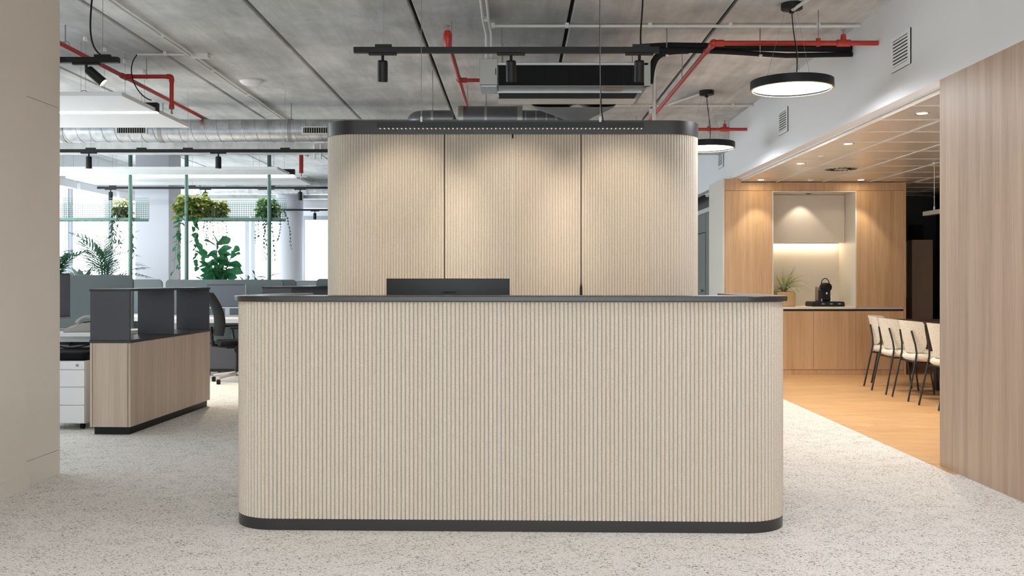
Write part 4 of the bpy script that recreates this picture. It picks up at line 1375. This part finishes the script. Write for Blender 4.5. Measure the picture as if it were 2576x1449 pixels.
pipe(t, [(-3.05, 13.5, 2.72), (-3.05, 13.5, 2.63)], 0.008, 'plate', 'sprinkler_head')
hanger(t, -3.05, 13.3, 3.02)


# ================================================================== DUCTS
def spiral_duct(x0, x1, y, z, r, label, grilles=(), hang=(), pitch=0.145):
    t = thing('spiral_duct_ceiling', label, 'duct', ((x0 + x1) / 2, y, z), 0, 'galvanised spiral ducts')
    mb = MB(t)
    n = int((x1 - x0) / pitch)
    mb.tube([(x0, y, z), (x1, y, z)], r, 40); mb.build('duct_skin', 'duct', t, smooth=40)
    # raised spiral lock seam
    pts = []
    turns = n
    for i in range(turns * 20 + 1):
        q = 2 * PI * i / 20
        pts.append((x0 + (x1 - x0) * i / (turns * 20), y + (r + 0.001) * math.cos(q), z + (r + 0.001) * math.sin(q)))
    mb = MB(t); mb.tube(pts, 0.0032, 4); mb.build('lock_seam', 'plate', t)
    for gx in grilles:
        g_ = MB(t)
        g_.cbox((gx, y - r * 0.985, z - 0.015), (0.36, 0.02, 0.085)); gg = g_.build('air_grille', 'conduit', t)
        b_ = MB(t); b_.cbox((gx, y - r * 0.985 - 0.008, z - 0.015), (0.32, 0.008, 0.062)); b_.build('grille_slot', 'rubber', gg)
        for k in range(12):
            b_ = MB(t); b_.cbox((gx - 0.145 + k * 0.0264, y - r * 0.985 - 0.011, z - 0.015), (0.008, 0.006, 0.062)); b_.build('grille_blade', 'plate', gg)
    for hx in hang:
        mb = MB(t)
        mb.tube([(hx - 0.02, y, z), (hx + 0.02, y, z)], r + 0.006, 40); mb.build('hanger_band', 'plate', t, smooth=40)
        hanger(t, hx, y, z + r, r=0.006)
    return t


spiral_duct(-7.0, 0.6, 11.0, 2.927, 0.131, 'near silver spiral duct running under the ceiling across the office', (-4.39, -2.27), (-5.2, -4.08, -2.6, -0.6))
spiral_duct(-7.0, 0.6, 18.8, 3.02, 0.13, 'far silver spiral duct over the end windows', (-4.9,), (-6.2, -4.1, -2.5), 0.2)


# ceiling fan coil unit
fcu = thing('ceiling_air_unit', 'zinc ceiling air unit with black grille above the ribbed block', 'air unit', (0.37, 7.9, 2.75))
UX0, UX1, UY, UZ0, UZ1 = -0.15, 1.045, 7.6, 2.752, 2.945
mb = MB(fcu); mb.box(UX0, UX1, UY + 0.02, 8.34, UZ0, UZ1); mb.build('casing', 'plate', fcu, bevel=0.003)
mb = MB(fcu); mb.box(UX0 + 0.005, UX1 - 0.03, UY + 0.008, UY + 0.021, UZ0 + 0.006, UZ1 - 0.03); mb.build('coil_face', 'rubber', fcu)
mb = MB(fcu)
for i in range(80):
    x = UX0 + 0.01 + (UX1 - UX0 - 0.045) * i / 79
    mb.box(x, x + 0.0012, UY + 0.002, UY + 0.009, UZ0 + 0.01, UZ1 - 0.032)
o = mb.build('coil_fins', 'black', fcu); o['kind'] = 'stuff'
mb = MB(fcu); mb.box(UX0 - 0.01, UX1, UY - 0.005, UY + 0.03, UZ1 - 0.028, UZ1 - 0.012); mb.build('top_flange', 'silver', fcu)
mb = MB(fcu); mb.box(UX1 - 0.03, UX1 + 0.02, UY - 0.005, UY + 0.05, UZ0, UZ1); mb.build('side_flange', 'plate', fcu)
mb = MB(fcu); mb.box(-0.295, UX0 - 0.002, UY - 0.04, UY + 0.3, UZ0, UZ1 + 0.015); mb.build('control_box', 'plate', fcu, bevel=0.003)
mb = MB(fcu); mb.box(-0.17, -0.163, UY - 0.043, UY - 0.038, UZ0 + 0.08, UZ0 + 0.13); mb.build('control_slot', 'rubber', fcu)
mb = MB(fcu); mb.box(-0.285, -0.16, UY - 0.03, UY + 0.28, UZ0 - 0.012, UZ0 - 0.002); mb.build('drip_pan', 'silver', fcu)
mb = MB(fcu); mb.box(UX0 - 0.03, UX1 - 0.02, UY + 0.22, UY + 0.235, UZ0 - 0.012, UZ0 + 0.001); mb.build('underside_rail', 'silver', fcu)
mb = MB(fcu); mb.box(UX0, UX1 - 0.05, UY + 0.235, UY + 0.50, UZ0 - 0.006, UZ0 + 0.001); mb.build('filter_slot', 'rubber', fcu)
mb = MB(fcu); mb.box(UX0 - 0.01, UX1 - 0.03, UY + 0.50, UY + 0.74, UZ0 - 0.010, UZ0 + 0.001); mb.build('rear_flange', 'conduit', fcu)
mb = MB(fcu); mb.box(0.70, 0.86, UY + 0.10, UY + 0.20, UZ0 - 0.003, UZ0); mb.build('rating_sticker', 'pot_tan', fcu)
for x in (-0.12, 1.0):
    for y in (7.7, 8.25): hanger(fcu, x, y, UZ1)
# supply transition and round duct behind
tr_ = thing('duct_ceiling_branch', 'silver round duct with elbow and funnel behind the air unit', 'duct', (0.2, 9.2, 2.75), 0, 'galvanised spiral ducts')
DZ, DY = 2.775, 9.3
mb = MB(tr_); mb.tube([(-0.62, DY, DZ), (-0.86, DY, DZ)], 0.085, 28); mb.build('duct_skin', 'duct_dark', tr_, smooth=40)
mb = MB(tr_); mb.tube(bez((-0.85, DY, DZ), (-0.98, DY, DZ), (-1.0, DY + 0.06, DZ), (-1.0, DY + 0.25, DZ), 10), 0.085, 28); mb.build('elbow', 'duct_dark', tr_, smooth=50)
mb = MB(tr_); mb.tube([(-0.52, DY, DZ), (0.02, DY, DZ)], 0.125, 32); mb.build('silencer', 'duct_dark', tr_, smooth=40)
for x in (-0.54, 0.03):
    mb = MB(tr_); mb.tube([(x - 0.025, DY, DZ), (x + 0.025, DY, DZ)], 0.129, 32); mb.build('collar_band', 'plate', tr_, smooth=40)
mb = MB(tr_); mb.tube([(0.04, DY, DZ), (0.50, DY, DZ)], 0.085, 28); mb.build('duct_skin', 'duct_dark', tr_, smooth=40)
for i in range(4):
    mb = MB(tr_); mb.tube([(0.08 + i * 0.1, DY, DZ), (0.092 + i * 0.1, DY, DZ)], 0.0875, 28); mb.build('seam_ring', 'plate', tr_, smooth=40)
mb = MB(tr_)
vs, fs = [], []
for i in range(9):
    tt = i / 8
    y = 8.36 + (DY - 8.36 - 0.05) * tt
    e = tt * tt * (3 - 2 * tt)
    hw, hh, cx_ = 0.38 * (1 - e) + 0.11 * e, 0.075 * (1 - e) + 0.11 * e, 0.50 * (1 - e) + 0.58 * e
    pw = 0.35 + 0.65 * e
    for k in range(28):
        q = 2 * PI * k / 28
        c_, s_2 = math.cos(q), math.sin(q)
        vs.append((cx_ + hw * math.copysign(abs(c_) ** pw, c_), y, DZ + 0.02 - 0.0 * e + hh * math.copysign(abs(s_2) ** pw, s_2)))
for i in range(8):
    for k in range(28):
        fs.append((i * 28 + k, i * 28 + (k + 1) % 28, (i + 1) * 28 + (k + 1) % 28, (i + 1) * 28 + k))
mb.add(vs, fs); mb.build('funnel', 'duct_dark', tr_, smooth=50)
mb = MB(tr_); mb.tube(bez((0.56, DY - 0.06, DZ), (0.56, DY + 0.05, DZ), (0.5, DY, DZ), (0.42, DY, DZ), 8), 0.10, 28); mb.build('elbow', 'duct_dark', tr_, smooth=50)
for x in (-0.82, -0.3, 0.38):
    hanger(tr_, x, DY, DZ + 0.08, r=0.005)
    mb = MB(tr_); mb.tube([(x - 0.012, DY, DZ), (x + 0.012, DY, DZ)], 0.088 if x != -0.3 else 0.128, 28); mb.build('hanger_band', 'plate', tr_, smooth=40)

# insulated refrigerant pipes
ip = thing('insulated_pipe_ceiling', 'pair of black insulated pipes running from the air unit to the bulkhead', 'pipe', (1.9, 7.8, 3.1))
pp = [(1.0, 7.75, 3.095), (1.25, 7.8, 3.12), (1.6, 7.8, 3.115), (2.2, 7.8, 3.10), (2.735, 7.8, 3.095)]
mb = MB(ip); mb.tube(pp, 0.028, 10); mb.build('pipe', 'rubber', ip, smooth=50)
mb = MB(ip); mb.tube([(1.0, 7.72, 3.06), (1.3, 7.76, 3.075), (1.7, 7.78, 3.066), (2.2, 7.78, 3.035), (2.735, 7.78, 3.045)], 0.02, 10); mb.build('pipe', 'rubber', ip, smooth=50)
mb = MB(ip); mb.tube(bez((1.08, 7.74, 2.80), (1.10, 7.74, 3.05), (1.15, 7.76, 3.07), (1.4, 7.77, 3.075), 12), 0.028, 10); mb.build('drop_pipe', 'rubber', ip, smooth=50)
for x in (1.22, 1.98):
    mb = MB(ip); mb.tube([(x, 7.765, 3.035), (x, 7.765, CEIL + 0.005)], 0.005, 6); mb.build('hanger_rod', 'plate', ip)
    mb = MB(ip); mb.box(x - 0.012, x + 0.012, 7.735, 7.80, 3.02, 3.034); mb.build('bracket', 'conduit', ip)


# ================================================================== WHITE CONDUITS
def conduit(label, runs, clips=(), r=0.010, boxes=(), extra=()):
    t = thing('ceiling_conduit', label, 'conduit', runs[0][0], 0, 'white ceiling conduits')
    for pts in runs:
        mb = MB(t); mb.tube(pts, r, 8); mb.build('tube', 'conduit', t, smooth=50)
    for p in clips:
        mb = MB(t); mb.cbox(p, (0.03, 0.03, 0.04)); mb.build('clip', 'conduit', t)
    for p, d in boxes:
        mb = MB(t); mb.cbox(p, d); mb.build('junction_box', 'conduit', t, bevel=0.003)
    for pts in extra:
        mb = MB(t); mb.tube(bez(*pts, 14), 0.005, 6); mb.build('cable', 'rubber', t, smooth=50)
    return t


CZ = CEIL - 0.022
conduit('white conduit crossing the ceiling from the air unit to the bulkhead', [[(-0.21, 7.6, CZ), (2.735, 7.6, CZ)]],
        [(x, 7.6, CEIL - 0.018) for x in (-0.19, 0.4, 1.06, 1.7, 2.4)], 0.013)
conduit('pair of white conduits running to the air unit control box', [[(-0.262, 3.0, CZ), (-0.262, 7.5, CZ), (-0.245, 7.62, CZ - 0.06), (-0.245, 7.68, 2.97)], [(-0.218, 3.0, CZ), (-0.218, 7.5, CZ), (-0.205, 7.62, CZ - 0.06), (-0.205, 7.68, 2.97)]],
        [(-0.24, 7.42, CEIL - 0.016)], 0.010)
conduit('pair of white conduits running along the ceiling past the round ceiling lamp', [[(-2.95, 2.5, CZ), (-2.95, 12.3, CZ)], [(-2.905, 2.5, CZ), (-2.905, 12.3, CZ)], [(-2.97, 8.55, CZ), (-3.40, 8.55, CZ)]],
        [(-2.93, 7.9, CEIL - 0.012), (-2.93, 9.2, CEIL - 0.012), (-2.93, 10.4, CEIL - 0.012), (-3.15, 8.55, CEIL - 0.012)], 0.010,
        [((-2.86, 8.62, CEIL - 0.02), (0.16, 0.08, 0.04))],
        [((-3.40, 8.55, CZ), (-3.55, 8.6, 3.1), (-3.42, 8.6, 2.85), (-3.30, 8.62, 2.83))])
conduit('white conduit crossing the ceiling beyond the small disc pendant', [[(0.97, 11.05, CZ), (2.735, 11.05, CZ)], [(1.75, 11.0, CZ), (2.0, 10.35, CZ)]],
        [(1.3, 11.05, CEIL - 0.018), (2.5, 11.05, CEIL - 0.018)], 0.013, [((0.95, 11.05, CEIL - 0.04), (0.12, 0.1, 0.07))],
        [((0.93, 11.0, CEIL - 0.06), (0.82, 11.0, 3.1), (0.78, 11.0, 2.95), (0.80, 11.0, 2.80))])
conduit('short white conduit running over the large disc pendant', [[(2.035, 7.06, CEIL - 0.05), (2.16, 6.5, CZ), (2.16, 3.0, CZ)]], [], 0.013)
conduit('thick white waste pipe standing beside the air unit', [[(1.23, 8.55, 3.12 - 0.02), (1.23, 8.55, 2.38)]], [(1.2, 8.55, 2.72)], 0.016)
for i, x in enumerate((-2.68, -2.60)):
    pass
conduit('two short white conduits dropping below the near spiral duct', [[(-2.60, 12.27, 2.95), (-2.60, 12.27, 2.76)], [(-2.52, 12.27, 2.95), (-2.52, 12.27, 2.76)], [(-2.60, 12.27, 2.86), (-2.52, 12.27, 2.86)]], [], 0.014)

# round ceiling lamp
rl = thing('round_ceiling_lamp', 'white domed round lamp fixed to the concrete ceiling', 'lamp', (-2.72, 9.76, CEIL))
MB().lathe([(0, -0.055), (0.06, -0.051), (0.095, -0.036), (0.113, -0.014), (0.113, 0.0), (0, 0)], (0, 0, 0), 36).build('dome', 'white_lam', rl, smooth=50)
MB().lathe([(0.113, -0.016), (0.119, -0.013), (0.119, 0.0), (0.113, 0.0)], (0, 0, 0), 36, loop=True).build('rim', 'conduit', rl, smooth=40)


# ================================================================== BULKHEAD GRILLES
def wall_grille(y, label):
    t = thing('wall_vent_grille', label, 'vent', (WX, y, 2.835), 0, 'white grilles on the bulkhead')
    MB().box(-0.008, 0.0, -0.165, 0.165, -0.125, 0.125).build('back_plate', 'rubber', t)
    for a in ((-0.165, 0.165, -0.125, -0.095), (-0.165, 0.165, 0.095, 0.125), (-0.165, -0.135, -0.095, 0.095), (0.135, 0.165, -0.095, 0.095)):
        MB().box(-0.014, -0.001, *a).build('frame_bar', 'white_lam', t)
    rot = Matrix.Rotation(R(35), 3, 'Y')
    for k in range(8):
        MB().cbox((-0.010, 0, -0.083 + k * 0.0237), (0.012, 0.27, 0.0075), rot).build('slat', 'white_lam', t)
    return t


wall_grille(6.79, 'bulkhead grille closest to the oak wall')
wall_grille(9.79, 'middle grille on the bulkhead')
wall_grille(12.79, 'farthest small grille on the bulkhead')


# ================================================================== CEILING RAFTS
def raft(x0, x1, y0, y1, z, label, th=0.035):
    t = thing('ceiling_raft', label, 'acoustic raft', ((x0 + x1) / 2, (y0 + y1) / 2, z), 0, 'white suspended acoustic rafts')
    mb = MB(t); mb.box(x0, x1, y0, y1, z, z + th); mb.build('board', 'white', t, bevel=0.002)
    for x in (x0 + 0.4, x1 - 0.38):
        for y in (y0 + 0.18, y1 - 0.18):
            mb = MB(t); mb.tube([(x, y, z + th), (x, y, CEIL + 0.005)], 0.0014, 5); mb.build('suspension_wire', 'wire', t)
            mb = MB(t); mb.lathe([(0, 0), (0.018, 0), (0.018, 0.035), (0, 0.035)], (x, y, CEIL - 0.032), 12); mb.build('ceiling_plug', 'white_lam', t)
    return t


def line_lamp(x0, x1, y, z, label):
    t = thing('linear_raft_lamp_pendant', label, 'lamp', ((x0 + x1) / 2, y, z), 0, 'black linear lamps between the rafts')
    mb = MB(t); mb.box(x0, x1, y - 0.03, y + 0.03, z + 0.004, z + 0.085); mb.build('housing', 'black', t)
    mb = MB(t); mb.box(x0, x1 - 0.01, y - 0.03, y + 0.03, z - 0.004, z + 0.004); mb.build('diffuser', 'glow_line', t)
    for x in (x0 + 0.5, x1 - 0.3):
        mb = MB(t); mb.tube([(x, y, z + 0.085), (x, y, CEIL + 0.005)], 0.0014, 5); mb.build('suspension_wire', 'wire', t)
    return t


RZ_ = 2.72
raft(-6.4, -3.25, 7.85, 8.58, RZ_, 'white ceiling raft closest to the pilaster')
raft(-6.4, -3.25, 8.66, 9.48, RZ_, 'white ceiling raft just in front of the near spiral duct')
line_lamp(-6.4, -3.24, 8.62, RZ_, 'lit linear lamp between the two near rafts')
raft(-6.6, -3.22, 12.85, 13.52, RZ_ - 0.02, 'white ceiling raft just behind the concrete beam')
raft(-6.6, -3.22, 13.95, 14.95, RZ_ - 0.02, 'white ceiling raft over the planter frames')
line_lamp(-6.6, -3.2, 13.75, RZ_ - 0.0, 'lit linear lamp between the two far rafts')
raft(-2.62, -0.5, 12.85, 13.9, RZ_, 'white ceiling raft mostly hidden by the ribbed block')
ri = thing('wire_loop_ceiling', 'small coiled wire loop hanging over the near raft', 'wire', (-3.72, 8.2, 2.76))
lp2 = [(-3.72 + 0.035 * math.cos(2 * PI * i / 20), 8.2, 2.80 + 0.035 * math.sin(2 * PI * i / 20)) for i in range(21)]
mb = MB(ri); mb.tube(lp2, 0.003, 6); mb.build('loop', 'wire', ri)
mb = MB(ri); mb.tube([(-3.745, 8.2, 2.75), (-3.745, 8.2, CEIL + 0.005)], 0.0014, 5); mb.build('wire', 'wire', ri)


# ================================================================== PLANTER FRAMES AND PLANTS
def planter_frame(x0, x1, y, poles, label, mx0, mx1):
    t = thing('planter_frame', label, 'planter frame', ((x0 + x1) / 2, y, 0), 0, 'sage green planter frames')
    for x in poles:
        mb = MB(t); mb.tube([(x, y, 0), (x, y, CEIL + 0.005)], 0.028, 12); mb.build('pole', 'green', t, smooth=40)
        mb = MB(t); mb.lathe([(0, 0), (0.06, 0), (0.06, 0.01), (0, 0.01)], (x, y, CEIL - 0.008), 16); mb.build('pole_flange', 'green', t)
    zr = 2.07
    mb = MB(t); mb.box(mx0, mx1, y + 0.03, y + 0.06, zr, zr + 0.035); mb.build('shelf_rail', 'green', t)
    mb = MB(t); mb.box(mx0, mx1, y + 0.34, y + 0.37, zr, zr + 0.035); mb.build('shelf_rail', 'green', t)
    mb = MB(t)
    for k in range(int((mx1 - mx0) / 0.12)):
        mb.box(mx0 + k * 0.12, mx0 + k * 0.12 + 0.012, y + 0.06, y + 0.34, zr + 0.01, zr + 0.02)
    o = mb.build('shelf_bars', 'green', t); o['kind'] = 'stuff'
    mb = MB(t)
    n = int((mx1 - mx0) / 0.026)
    for k in range(n + 1):
        x = mx0 + k * (mx1 - mx0) / n
        mb.box(x - 0.003, x + 0.003, y + 0.37, y + 0.376, zr + 0.03, 2.345)
    for k in range(11):
        z = zr + 0.045 + k * 0.03
        mb.box(mx0, mx1, y + 0.376, y + 0.38, z - 0.003, z + 0.003)
    o = mb.build('wire_mesh', 'green', t); o['kind'] = 'stuff'
    mb = MB(t); mb.box(x0, x1, y + 0.05, y + 0.45, 0.0, 1.02); mb.build('trough', 'char', t, bevel=0.004)
    mb = MB(t); mb.box(x0 + 0.03, x1 - 0.03, y + 0.08, y + 0.42, 1.015, 1.03); mb.build('soil', 'soil', t)
    return t


FY = 13.68
planter_frame(-6.95, -5.45, FY, (-6.85, -5.54), 'sage green planter frame beside the side windows', -6.95, -5.42)
planter_frame(-4.80, -3.42, FY, (-4.735, -3.55), 'sage green planter frame with the pothos basket', -4.85, -3.40)
SOIL = 1.034


def leaf_shape(L_, W_, fold=0.2, bend=0.25, kind='oval', seg=6):
    vs, fs = [], []
    for i in range(seg + 1):
        t = i / seg
        if kind == 'fiddle': w = W_ * (0.08 + 0.92 * math.sin(PI * min(1, t * 1.02) ** 1.5) ** 0.7) * (1 - 0.22 * math.exp(-((t - 0.42) / 0.12) ** 2)) if t < 0.99 else W_ * 0.12
        elif kind == 'heart': w = W_ * (math.sin(PI * (0.18 + 0.82 * t)) ** 0.8 if t < 0.99 else 0.03)
        else: w = W_ * (math.sin(PI * (0.04 + 0.94 * t)) ** 0.8 if 0 < t < 1 else 0.05)
        z = -bend * L_ * t * t
        wav = 0.04 * W_ * math.sin(9 * t) if kind == 'fiddle' else 0
        vs += [(L_ * t, -w / 2, z + fold * w / 2 + wav), (L_ * t, 0, z), (L_ * t, w / 2, z + fold * w / 2 - wav)]
    for i in range(seg):
        k = i * 3
        fs += [(k, k + 1, k + 4, k + 3), (k + 1, k + 2, k + 5, k + 4)]
    return vs, fs


def put(mb, shape, loc, rot, s=1.0):
    vs, fs = shape
    mb.add([Vector(loc) + rot @ (Vector(v) * s) for v in vs], fs)


def rz_(az, el, roll=0.0):
    return Matrix.Rotation(az, 3, 'Z') @ Matrix.Rotation(-el, 3, 'Y') @ Matrix.Rotation(roll, 3, 'X')


# fiddle leaf fig
fg = thing('fiddle_leaf_fig', 'fiddle leaf fig with big dark leaves against the end window', 'plant', (-4.36, 13.95, SOIL))
rnd = random.Random(11)
figm = []
for L_, W_ in ((0.27, 0.17), (0.22, 0.13), (0.30, 0.18)):
    mb = MB(); mb.add(*leaf_shape(L_, W_, 0.35, 0.3, 'fiddle', 8)); figm.append(mb)
figo = [None] * 3
stems = [((0, 0), (-0.03, 0.0, 0.72)), ((0.03, 0), (0.2, 0.02, 0.60)), ((-0.03, 0), (-0.26, 0.0, 0.55)), ((0.0, 0.03), (0.06, 0.08, 0.45)), ((-0.02, 0.0), (-0.12, -0.05, 0.38))]
for (bx_, by_), tip in stems:
    MB().tube(bez((bx_, by_, 0.0), (bx_, by_, 0.2), (tip[0] * 0.8, tip[1], tip[2] * 0.7), tip, 8), [0.012 - 0.0009 * i for i in range(9)], 6).build('stem', 'stem', fg, smooth=50)
    nl_ = int(tip[2] * 24)
    for k in range(nl_):
        tt = 0.22 + 0.78 * (k + 0.5) / nl_
        p = bez((bx_, by_, 0.0), (bx_, by_, 0.2), (tip[0] * 0.8, tip[1], tip[2] * 0.7), tip, 20)[int(tt * 20)]
        i = rnd.randrange(3)
        if figo[i] is None:
            o = figm[i].build('leaf', 'leaf_fig', fg, smooth=70, recalc=False); figo[i] = o
        else:
            o = figo[i].copy(); C.objects.link(o)
        az = k * 2.4 + rnd.uniform(-0.5, 0.5)
        el = R(rnd.uniform(-15, 55) + 30 * max(0, tt - 0.7) / 0.3)
        s = rnd.uniform(0.6, 0.92)
        o.location = p
        o.rotation_euler = rz_(az, el, rnd.choice((-1, 1)) * rnd.uniform(0.5, 1.5)).to_euler()
        o.scale = (s, s, s)


def frond(Ln, n, lw, seed, curve=0.8, lead=0.22):
    r_ = random.Random(seed)
    mb = MB()
    pts = bez((0, 0, 0), (Ln * 0.25, 0, Ln * 0.1), (Ln * 0.7, 0, Ln * 0.02), (Ln, 0, -Ln * 0.45 * curve), 14)
    mb.tube(pts, [0.006 * (1 - i / 16) for i in range(15)], 5)
    for i in range(n):
        t = 0.25 + 0.75 * (i + 0.5) / n
        p = pts[int(t * 14)]
        for s in (-1, 1):
            ll = lead * (0.55 + 0.6 * math.sin(PI * t)) * r_.uniform(0.85, 1.1)
            put(mb, leaf_shape(ll, lw, 0.2, 0.35, 'oval', 4), p, rz_(s * R(52 - 22 * t), R(12 - 30 * t), s * 0.4))
    return mb


def palm(loc, hgt, nfr, label, seed, lw=0.02, lead=0.24):
    t = thing('areca_palm', label, 'plant', loc)
    r_ = random.Random(seed)
    protos = [frond(0.62, 15, lw, seed + i, 0.6 + 0.3 * i, lead).v is None or frond(0.62, 15, lw, seed + i, 0.6 + 0.3 * i, lead) for i in range(3)]
    po = [None] * 3
    for k in range(nfr):
        i = k % 3
        if po[i] is None:
            o = protos[i].build('frond', 'leaf_palm', t, smooth=70, recalc=False); po[i] = o
        else:
            o = po[i].copy(); C.objects.link(o)
        az = k * 2.4 + r_.uniform(-0.3, 0.3)
        z = hgt * (0.1 + 0.55 * r_.random())
        x, y = 0.04 * math.cos(az), 0.04 * math.sin(az)
        o.location = (x * (1 + z), y * (1 + z), z)
        o.rotation_euler = rz_(az, R(r_.uniform(28, 76)), r_.uniform(-0.3, 0.3)).to_euler()
        s = r_.uniform(0.7, 1.05)
        o.scale = (s, s, s)
        MB().tube([(x * 0.6, y * 0.6, 0.0), (x * (1 + z), y * (1 + z), z)], [0.009, 0.006], 6).build('stem', 'stem', t)
    return t


palm((-6.0, 13.9, SOIL), 0.78, 20, 'feathery palm between the planter poles and the side windows', 5)
palm((-6.78, 14.0, SOIL), 0.45, 9, 'smaller dark palm close to the pilaster edge', 9, 0.034, 0.17)


def rosette(loc, n, L_, W_, label, mtl, seed, el0=50, el1=80):
    t = thing('rosette_plant', label, 'plant', loc)
    r_ = random.Random(seed)
    src = None
    for k in range(n):
        if src is None:
            o = MB().add(*leaf_shape(L_, W_, 0.5, 0.12, 'oval', 7)).build('leaf', mtl, t, smooth=70, recalc=False); src = o
        else:
            o = src.copy(); C.objects.link(o)
        az = k * 2.4
        o.location = (0.02 * math.cos(az), 0.02 * math.sin(az), 0)
        o.rotation_euler = rz_(az, R(r_.uniform(el0, el1)), 0).to_euler()
        s = r_.uniform(0.75, 1.1)
        o.scale = (s, s, s)
    return t


rosette((-6.3, 13.85, SOIL), 11, 0.36, 0.12, 'broad pointed rosette plant beside the feathery palm', 'leaf_sans', 2)


def bushy(loc, label, seed, stems, hgt, spread, leafL, leafW, mtl, per=16):
    t = thing('leafy_plant', label, 'plant', loc)
    r_ = random.Random(seed)
    mb, ms = MB(), MB()
    shp = leaf_shape(leafL, leafW, 0.3, 0.3, 'oval', 5)
    for k in range(stems):
        az = 2.4 * k
        tip = (spread * math.cos(az) * r_.uniform(0.3, 1), 0.5 * spread * math.sin(az) * r_.uniform(0.3, 1), hgt * r_.uniform(0.7, 1))
        pts = bez((0, 0, 0.0), (0, 0, hgt * 0.3), (tip[0] * 0.7, tip[1] * 0.7, tip[2] * 0.8), tip, 12)
        ms.tube(pts, 0.004, 5)
        for j in range(per):
            p = pts[min(12, 2 + int(11 * j / per))]
            put(mb, shp, p, rz_(r_.uniform(0, 6.28), R(r_.uniform(-30, 50)), r_.uniform(-0.5, 0.5)), r_.uniform(0.6, 1.1))
    o = mb.build('foliage', mtl, t, smooth=70, recalc=False); o['kind'] = 'stuff'
    ms.build('stem', 'stem', t)
    return t


bushy((-6.66, 13.9, SOIL), 'bushy dark green plant hugging the pilaster edge', 21, 8, 0.62, 0.2, 0.13, 0.055, 'leaf_bush', 15)
bushy((-3.82, 13.92, SOIL), 'low dark plant with long thin leaves beside the fig', 23, 6, 0.28, 0.3, 0.2, 0.035, 'leaf_bush', 6)
bushy((-4.62, 13.88, SOIL), 'low green plant at the foot of the pothos pole', 25, 6, 0.16, 0.25, 0.14, 0.06, 'leaf_bush', 6)


def hanging_pot(loc, rr_, hh, label, seed, leafL, leafW, mtl, crown=(0.2, 0.18), n=120, trails=6, tl=0.5, tleaf=0.6, dens=12, kind='heart', mtl2=None, bias=0.0):
    """pot standing on the shelf with a crown and trailing stems"""
    t = thing('hanging_potted_plant', label, 'plant', loc)
    r_ = random.Random(seed)
    MB().lathe([(0, 0), (rr_ * 0.85, 0), (rr_, hh), (rr_ * 0.92, hh), (rr_ * 0.8, hh * 0.85), (0, hh * 0.85)], (0, 0, 0), 20).build('pot', 'pot_dark', t, smooth=40)
    shp = leaf_shape(leafL, leafW, 0.3, 0.25, kind, 5)
    mb = MB()
    for k in range(n):
        q, ph_ = r_.uniform(0, 2 * PI), r_.uniform(-0.75, 1.3)
        rad = r_.uniform(0.55, 1.0)
        p = (crown[0] * rad * math.cos(q) * math.cos(ph_ * 0.8), crown[0] * 0.75 * rad * math.sin(q) * math.cos(ph_ * 0.8), hh * 0.75 + crown[1] * rad * math.sin(ph_))
        put(mb, shp, p, rz_(q + r_.uniform(-0.7, 0.7), R(r_.uniform(-45, 40)), r_.uniform(-0.6, 0.6)), r_.uniform(0.6, 1.15))
    o = mb.build('foliage', mtl, t, smooth=70, recalc=False); o['kind'] = 'stuff'
    mb, ms = MB(), MB()
    for k in range(trails):
        q = r_.uniform(PI, 2 * PI)
        x, y = rr_ * 1.1 * math.cos(q) + bias * r_.random(), rr_ * 1.1 * math.sin(q) - 0.03
        ln = tl * r_.uniform(0.4, 1.0)
        pts = bez((x * 0.6, y * 0.6, hh), (x * 1.3, y * 1.3, hh + 0.03), (x * 1.4, y * 1.2, -ln * 0.4), (x * 1.3 + r_.uniform(-0.06, 0.06), y * 1.2, -ln), 16)
        ms.tube(pts, 0.0025, 4)
        for j in range(dens):
            p = pts[min(16, 3 + int(13 * j / max(1, dens - 1)))]
            put(mb, shp, p, rz_(r_.uniform(0, 6.28), R(r_.uniform(-70, 0)), r_.uniform(-0.5, 0.5)), tleaf * r_.uniform(0.7, 1.2))
    if trails:
        o = mb.build('trailing_leaves', mtl2 or mtl, t, smooth=70, recalc=False); o['kind'] = 'stuff'
        o = ms.build('trailing_stems', 'stem', t); o['kind'] = 'stuff'
    return t


SH = 2.107
hanging_pot((-4.71, FY + 0.20, SH), 0.12, 0.17, 'big yellow green pothos trailing down the planter pole', 31, 0.11, 0.075, 'leaf_pothos', (0.27, 0.21), 330, 9, 0.95, 0.8, 9, mtl2='leaf_fig', bias=-0.12)
hanging_pot((-4.36, FY + 0.19, SH), 0.10, 0.14, 'smaller pale pothos beside the big one', 33, 0.07, 0.045, 'leaf_pothos', (0.16, 0.17), 330, 12, 0.42, 0.36, 22, mtl2='leaf_bush')
hanging_pot((-3.62, FY + 0.19, SH), 0.11, 0.15, 'bright green trailing plant behind the wire mesh', 35, 0.04, 0.03, 'leaf_fern', (0.18, 0.19), 900, 12, 0.62, 0.75, 34, mtl2='leaf_bush', bias=0.14)
hanging_pot((-5.72, FY + 0.19, SH), 0.10, 0.16, 'striped trailing plant in the pot by the square column', 37, 0.10, 0.03, 'leaf_pothos', (0.12, 0.17), 190, 10, 0.58, 0.8, 14, kind='oval', mtl2='leaf_palm')
hanging_pot((-6.80, FY + 0.19, SH), 0.11, 0.18, 'trailing plant in the shelf pot by the pilaster edge', 39, 0.06, 0.03, 'leaf_bush', (0.12, 0.15), 90, 8, 0.5, 0.8, 16, kind='oval')
